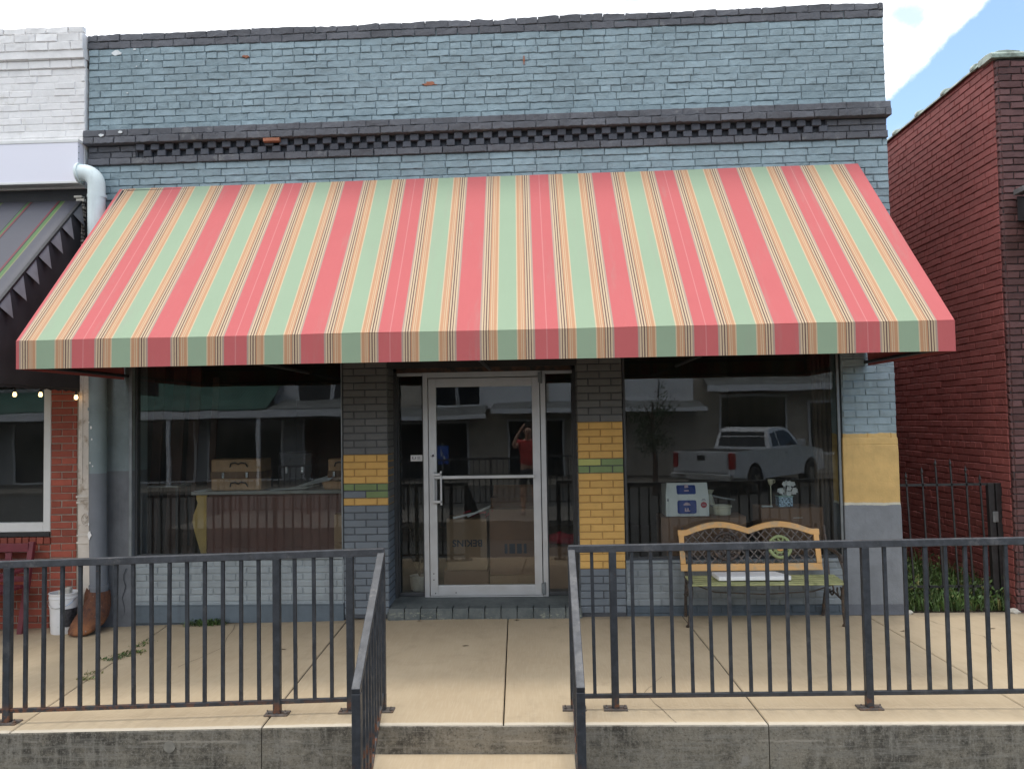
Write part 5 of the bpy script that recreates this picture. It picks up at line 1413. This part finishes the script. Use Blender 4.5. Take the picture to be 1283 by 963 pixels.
def side(s): return [(x,s*(.95-.28*max(0,z-1.25)),z) for x,z in cab]
L,Rr=side(1),side(-1); m_.add(L+Rr,[tuple(range(n)),tuple(reversed(range(n,2*n)))]+[(k,(k+1)%n,n+(k+1)%n,n+k) for k in range(n)]); tbuild(m_,'cab',M['truck'],bevel=.04)
for s in (1,-1):
    for q in ([(1.20,1.32),(1.27,1.70),(1.55,1.76),(1.62,1.32)],[(1.70,1.32),(1.64,1.77),(2.2,1.80),(2.50,1.70),(2.90,1.32)]):
        m_=MB(); m_.add([(x,s*(.955-.28*max(0,z-1.25)),z) for x,z in q],[(0,1,2,3) if len(q)==4 else (0,1,2,3,4)]); tbuild(m_,'side_window',M['darkglass'],solid=.01,recalc=False)
m_=MB(); m_.add([(1.025,-.78,1.32),(1.025,.78,1.32),(1.16,.70,1.76),(1.16,-.70,1.76)],[(0,1,2,3)]); tbuild(m_,'rear_window',M['darkglass'],solid=.03,recalc=False)
m_=MB(); m_.add([(3.18,-.8,1.34),(3.18,.8,1.34),(2.62,.72,1.82),(2.62,-.72,1.82)],[(0,1,2,3)]); tbuild(m_,'windshield',M['darkglass'],solid=.03,recalc=False)
m_=MB(); m_.box(-1.16,.98,-.82,.82,1.23,1.255); tbuild(m_,'cargo_bed',M['iron'])
m_=MB(); m_.box(-1.27,-1.235,-.80,.80,.66,1.21); m_.box(-1.285,-1.27,-.12,.12,.98,1.12,1); tbuild(m_,'tailgate',[M['truck'],M['iron']],bevel=.01)
m_=MB(); m_.box(-1.45,-1.26,-.95,.95,.46,.64); tbuild(m_,'rear_bumper',M['chrome'],bevel=.02)
m_=MB(); m_.box(4.66,4.84,-.95,.95,.42,.66); tbuild(m_,'front_bumper',M['chrome'],bevel=.02)
m_=MB(); m_.box(4.64,4.74,-.62,.62,.72,1.04); tbuild(m_,'grille',M['iron'],bevel=.01)
for s in (1,-1):
    m_=MB(); m_.box(-1.275,-1.10,min(s*.83,s*.99),max(s*.83,s*.99),.76,1.20); tbuild(m_,'tail_light',M['tail'],bevel=.02)
    m_=MB(); m_.box(4.55,4.73,min(s*.66,s*.99),max(s*.66,s*.99),.78,1.06); tbuild(m_,'headlight',M['whitebox'],bevel=.02)
    m_=MB(); m_.box(2.72,2.90,min(s*1.0,s*1.22),max(s*1.0,s*1.22),1.30,1.50); tbuild(m_,'wing_mirror',M['truck'],bevel=.03)
    m_=MB(); m_.box(1.95,2.10,s*.985-.012,s*.985+.012,1.08,1.12); tbuild(m_,'door_handle',M['iron'])
for cx in (0,3.70):
    for s in (1,-1):
        m_=MB(); m_.lathe([(.20,-.13),(.36,-.135),(.40,-.10),(.40,.10),(.36,.135),(.20,.13)],(0,0,0),28); m_.v=[(cx+v[0],s*.88+v[2],.40+v[1]) for v in m_.v]
        w=tbuild(m_,'wheel',M['tyre'],smooth=True)
        m_=MB(); m_.lathe([(.005,-.10),(.24,-.10),(.25,.10),(.005,.06)],(0,0,0),20); m_.v=[(cx+v[0],s*(.90+v[2]*.6),.40+v[1]) for v in m_.v]
        for k in range(6): a=2*PI*k/6; m_.bar((cx,s*1.0,.40),(cx+.22*math.cos(a),s*1.0,.40+.22*math.sin(a)),.05,.04,upv=(0,1,0))
        tbuild(m_,'rim',M['chrome'],w)

tr=thing('street_tree','small dark street tree beside the parked truck, reflected in right window','tree',(3.1,-16.3,-.4))
m_=MB(); m_.tube([(3.1,-16.3,-.4),(3.12,-16.3,.6),(3.05,-16.28,1.4),(3.1,-16.3,2.3)],[.09,.07,.055,.03],8)
for k in range(7):
    a=k*2.1; m_.tube([(3.08,-16.3,1.0+.15*k),(3.08+.4*math.cos(a),-16.3+.4*math.sin(a),1.5+.15*k)],[.03,.012],6)
m_.build('trunk',M['brownwood'],tr,smooth=True)
m_=MB(); R_.seed(5)
for c_ in range(22):
    cc=Vector((3.1+R_.gauss(0,.33),-16.3+R_.gauss(0,.33),1.55+R_.gauss(0,.55)))
    for q in range(60): leafq(m_,cc+Vector((R_.gauss(0,.13),R_.gauss(0,.13),R_.gauss(0,.12))),R_.uniform(.03,.06))
m_.build('crown',simple('dark_evergreen_leaf',(.035,.06,.025),.6,.3,8,0,island=.3),tr,recalc=False)
# concrete ramp with railing behind the photographer
mb=MB(); mb.box(-7.0,.9,-9.7,-7.2,-.46,-.045); struct(mb.build('ramp',M['oldcon'],bevel=.01))
rr=thing('ramp_railing','black metal ramp railing behind the photographer, reflected in the door','railing',(-3,-9.4,-.045))
m_=MB(); m_.bar((-6.9,-9.4,.92),(.7,-9.4,1.06),.045); m_.build('top_rail',M['railtop'],rr); m_=MB(); m_.bar((-6.9,-9.4,.05),(.7,-9.4,.10),.026); m_.build('bottom_rail',M['rail'],rr)
for k in range(61):
    x=-6.9+7.6*k/60; post=(k%15==0)
    m_=MB(); m_.bar((x,-9.4,-.045 if post else .07),(x,-9.4,.92+.14*k/60),.046 if post else .020,upv=(0,1,0)); m_.build('post' if post else 'picket',M['rail'],rr)
# accessible parking sign
ps=thing('parking_sign','blue accessible parking sign on a thin post across the ramp, reflected in door','sign',(-2.75,-13.5,-.4))
m_=MB(); m_.bar((-2.75,-13.5,-.4),(-2.75,-13.5,1.25),.05,upv=(0,1,0)); m_.build('post',M['alum_grey'],ps)
m_=MB(); m_.prism(rrect(-2.75,.95,.34,.50,.03),'y',-13.470,-13.462); m_.build('sign_plate',M['signblue'],ps)
m_=MB(); y=-13.458
m_.tube([(-2.75+.075*math.cos(t),y,.87+.075*math.sin(t)) for t in [-PI*.95+PI*1.35*k/14 for k in range(15)]],.010,6)
m_.tube([(-2.775,y,1.07),(-2.775,y,.93),(-2.72,y,.93),(-2.69,y,.84),(-2.665,y,.84)],.011,6); m_.tube([(-2.775,y,1.01),(-2.725,y,1.01)],.009,6); m_.lathe([(.001,-.016),(.018,0),(.001,.016)],(-2.775,y,1.105),10)
m_.build('symbol',M['signwhite'],ps)

# ------------------------------------------------------------------ the photographer (seen as a reflection)
def skin_mesh(name,verts,edges,radii,mat,parent=None,sub=2,root=0):
    me=bpy.data.meshes.new(name); me.from_pydata([tuple(v) for v in verts],edges,[]); 
    o=bpy.data.objects.new(name,me); COL.objects.link(o)
    md=o.modifiers.new('skin','SKIN'); md.use_smooth_shade=True
    for i,r in enumerate(radii):
        sv=me.skin_vertices[0].data[i]; sv.radius=r if isinstance(r,tuple) else (r,r); sv.use_root=(i==root)
    md=o.modifiers.new('sub','SUBSURF'); md.levels=sub; md.render_levels=sub
    me.materials.append(mat)
    if parent is not None:
        me.transform(world_of(parent).inverted()); o.parent=parent
    return o
PX,PY,PZ=-.36,-8.15,-.045
pr=thing('person','person in coral red t-shirt and dark shorts holding a phone up in both hands','person',(PX,PY,PZ))
def W(x,y,z): return (PX+x,PY+y,PZ+z)
# faces +Y; body one continuous surface
V=[W(0,0,.95),W(0,0,1.10),W(0,0,1.28),W(0,0,1.42),W(0,.01,1.50),W(0,.03,1.56),W(0,.03,1.66),W(0,.025,1.73)]
Ed=[(0,1),(1,2),(2,3),(3,4),(4,5),(5,6),(6,7)]
Rd=[(.16,.11),(.145,.105),(.165,.115),(.12,.09),(.055,.055),(.065,.07),(.078,.095),(.06,.075)]
def addv(p,r,frm): V.append(p); Rd.append(r); Ed.append((frm,len(V)-1)); return len(V)-1
hands={}
for s in (1,-1):
    a=addv(W(.19*s,0,1.43),.062,3); a=addv(W(.27*s,.16,1.36),.047,a); a=addv(W(.30*s,.26,1.38),.042,a); a=addv(W(.22*s,.27,1.56),.033,a); a=addv(W(.12*s,.27,1.72),.026,a); a=addv(W(.085*s,.27,1.785),.028,a); hands[s]=a
    h=addv(W(.09*s,0,.88),.095,0); h=addv(W(.11*s,.01,.50),.062,h); h=addv(W(.12*s,-.01,.38),.058,h); h=addv(W(.12*s,-.02,.09),.038,h); h=addv(W(.13*s,.06,.045),.04,h); h=addv(W(.14*s,.15,.035),.035,h)
body=skin_mesh('body',V,Ed,Rd,M['skin'],pr)
for s in (1,-1):
    for k,(dx,dz,ln) in enumerate(((-.012,.035,.06),(-.006,.045,.07),(.0,.052,.066),(.006,.056,.052))):
        b0=W((.085)*s,.262,1.765+.018*k); 
        skin_mesh('finger',[b0,W((.070)*s,.235,1.772+.018*k),W((.060)*s,.232,1.776+.018*k),W(.045*s,.242,1.778+.018*k)],[(0,1),(1,2),(2,3)],[.009,.008,.0075,.006],M['skin'],pr,1)
    skin_mesh('thumb',[W(.080*s,.28,1.765),W(.068*s,.298,1.79),W(.052*s,.296,1.81)],[(0,1),(1,2)],[.011,.010,.008],M['skin'],pr,1)
skin_mesh('shirt',[W(0,0,.94),W(0,0,1.10),W(0,0,1.28),W(0,0,1.42),W(0,.005,1.465),W(.19,0,1.435),W(.255,.11,1.385),W(-.19,0,1.435),W(-.255,.11,1.385)],[(0,1),(1,2),(2,3),(3,4),(3,5),(5,6),(3,7),(7,8)],[(.185,.135),(.17,.13),(.185,.135),(.14,.11),(.08,.08),.08,.072,.08,.072],M['shirt'],pr)
skin_mesh('shorts',[W(0,0,.98),W(0,0,.90),W(.10,0,.80),W(.12,.01,.52),W(-.10,0,.80),W(-.12,.01,.52)],[(0,1),(1,2),(2,3),(1,4),(4,5)],[(.17,.12),(.175,.13),.108,.09,.108,.09],M['shorts'],pr)
skin_mesh('hair',[W(0,-.02,1.60),W(0,-.035,1.68),W(0,.0,1.765),W(0,.06,1.765)],[(0,1),(1,2),(2,3)],[(.07,.05),(.086,.07),(.085,.07),(.06,.03)],M['hair'],pr)
m_=MB()
m_.lathe([(.001,-.016),(.013,-.006),(.013,.006),(.001,.016)],W(0,.135,1.625),8); m_.build('nose',M['skin'],pr,smooth='all')
for s in (1,-1):
    m_=MB(); m_.lathe([(.001,-.011),(.011,0),(.001,.011)],W(.03*s,.112,1.66),8); m_.build('eye',M['darkglass'],pr,smooth='all')
    m_=MB(); m_.lathe([(.001,-.03),(.012,-.01),(.014,.015),(.001,.03)],W(.083*s,.025,1.65),8); m_.build('ear',M['skin'],pr,smooth='all')
    m_=MB(); m_.box(PX+.13*s-.045,PX+.13*s+.045,PY-.08,PY+.20,PZ,PZ+.07); m_.build('shoe',M['shoe'],pr,bevel=.025)
m_=MB(); m_.box(PX-.025,PX+.025,PY+.112,PY+.120,PZ+1.592,PZ+1.600); m_.build('mouth',M['redlabel'],pr,bevel=.002)
m_=MB(); m_.prism(rrect(PX,PZ+1.805,.145,.072,.01),'y',PY+.268,PY+.277); tag(m_.build('phone',M['iron']),'black phone held up sideways by the person in red','phone')

# ------------------------------------------------------------------ camera
cam=bpy.data.cameras.new('camera'); co=bpy.data.objects.new('camera',cam); COL.objects.link(co)
cam.sensor_fit='HORIZONTAL'; cam.sensor_width=36; cam.lens=36*1050/1283; cam.clip_end=2000; cam.clip_start=.05
co.matrix_world=Matrix.Translation((0,-7.9,1.83))@Matrix.Rotation(.040,4,'Z')@Matrix.Rotation(PI/2+.043,4,'X')@Matrix.Rotation(-.0165,4,'Z')
scene.camera=co

# ------------------------------------------------------------------ light
SUN_EL=math.radians(83); 
# sun stands almost overhead, a little behind the storefront (towards +Y)
sd=Vector((.02,math.cos(SUN_EL),math.sin(SUN_EL))).normalized()   # direction to the sun
sl=bpy.data.lights.new('sun','SUN'); sl.energy=1.15; sl.angle=math.radians(10); sl.color=(1,.95,.87)
so=bpy.data.objects.new('sun',sl); COL.objects.link(so); so.rotation_euler=sd.to_track_quat('Z','Y').to_euler(); so.location=(0,0,30)
w=bpy.data.worlds.new('World'); scene.world=w; w.use_nodes=True; nt=w.node_tree
for n_ in list(nt.nodes): nt.nodes.remove(n_)
b=NB(nt)
out=b.n('ShaderNodeOutputWorld'); bg=b.n('ShaderNodeBackground'); b.link(bg.outputs[0],out.inputs[0]); bg.inputs[1].default_value=.15
sky=b.n('ShaderNodeTexSky'); sky.sky_type='NISHITA'; sky.sun_disc=False; sky.sun_elevation=SUN_EL; sky.sun_rotation=0.0; sky.air_density=1.0; sky.dust_density=.3; sky.ozone_density=1.0
tc=b.n('ShaderNodeTexCoord'); d=tc.outputs['Generated']
dot=b.n('ShaderNodeVectorMath',operation='DOT_PRODUCT'); b.link(d,dot.inputs[0]); dot.inputs[1].default_value=(.67317,-.01966,-.73923)
n1=b.noise(3.2,8,.6,vec=d,dist=.3); n2=b.noise(14,6,.65,vec=d)
s_=b.math('ADD',b.math('ADD',dot.outputs['Value'],.020),b.math('ADD',b.math('MULTIPLY',b.math('SUBTRACT',n1,.5),.035),b.math('MULTIPLY',b.math('SUBTRACT',n2,.5),.03)))
cl=b.ss(s_,.006,-.004)
holes=b.ss(b.noise(4.6,7,.6,vec=d,dist=.4),.60,.74)
cl=b.math('MULTIPLY',cl,b.math('SUBTRACT',1.0,b.math('MULTIPLY',holes,.75)))
wisp=b.ss(b.noise(5,8,.7,vec=d,stretch=(1,1,2.2)),.50,.85)
cl=b.math('MAXIMUM',cl,b.math('MULTIPLY',wisp,.12))
skyb=b.n('ShaderNodeVectorMath',operation='SCALE'); b.link(sky.outputs[0],skyb.inputs[0]); skyb.inputs['Scale'].default_value=1.25
el=b.ss(b.xyz(d)[2],.35,.95,.98,1.25)
hole=b.n('ShaderNodeVectorMath',operation='DISTANCE'); b.link(d,hole.inputs[0]); hole.inputs[1].default_value=(.372,.840,.396)
hh=b.ss(b.math('ADD',hole.outputs['Value'],b.math('MULTIPLY',b.math('SUBTRACT',b.noise(22,6,.65,vec=d),.5),.06)),.030,.004)
cl=b.math('MULTIPLY',cl,b.math('SUBTRACT',1.0,b.math('MULTIPLY',hh,.7)))
h2=b.ss(b.noise(7,6,.6,vec=d,stretch=(1,1,2.5)),.50,.66)
cl=b.math('MULTIPLY',cl,b.math('SUBTRACT',1.0,b.math('MULTIPLY',h2,.22)))
col=b.mix(cl,skyb.outputs[0],b.scale((8.9,9.1,9.4),el))
b.link(col,bg.inputs[0])

scene.view_settings.view_transform='Standard'; scene.view_settings.look='None'; scene.view_settings.exposure=.36; scene.view_settings.gamma=1
scene.view_settings.use_curve_mapping=False
scene.render.engine='CYCLES'
cy=scene.cycles; cy.max_bounces=8; cy.transparent_max_bounces=16; cy.glossy_bounces=4; cy.diffuse_bounces=4
cy.sample_clamp_indirect=8; cy.caustics_reflective=False; cy.caustics_refractive=False
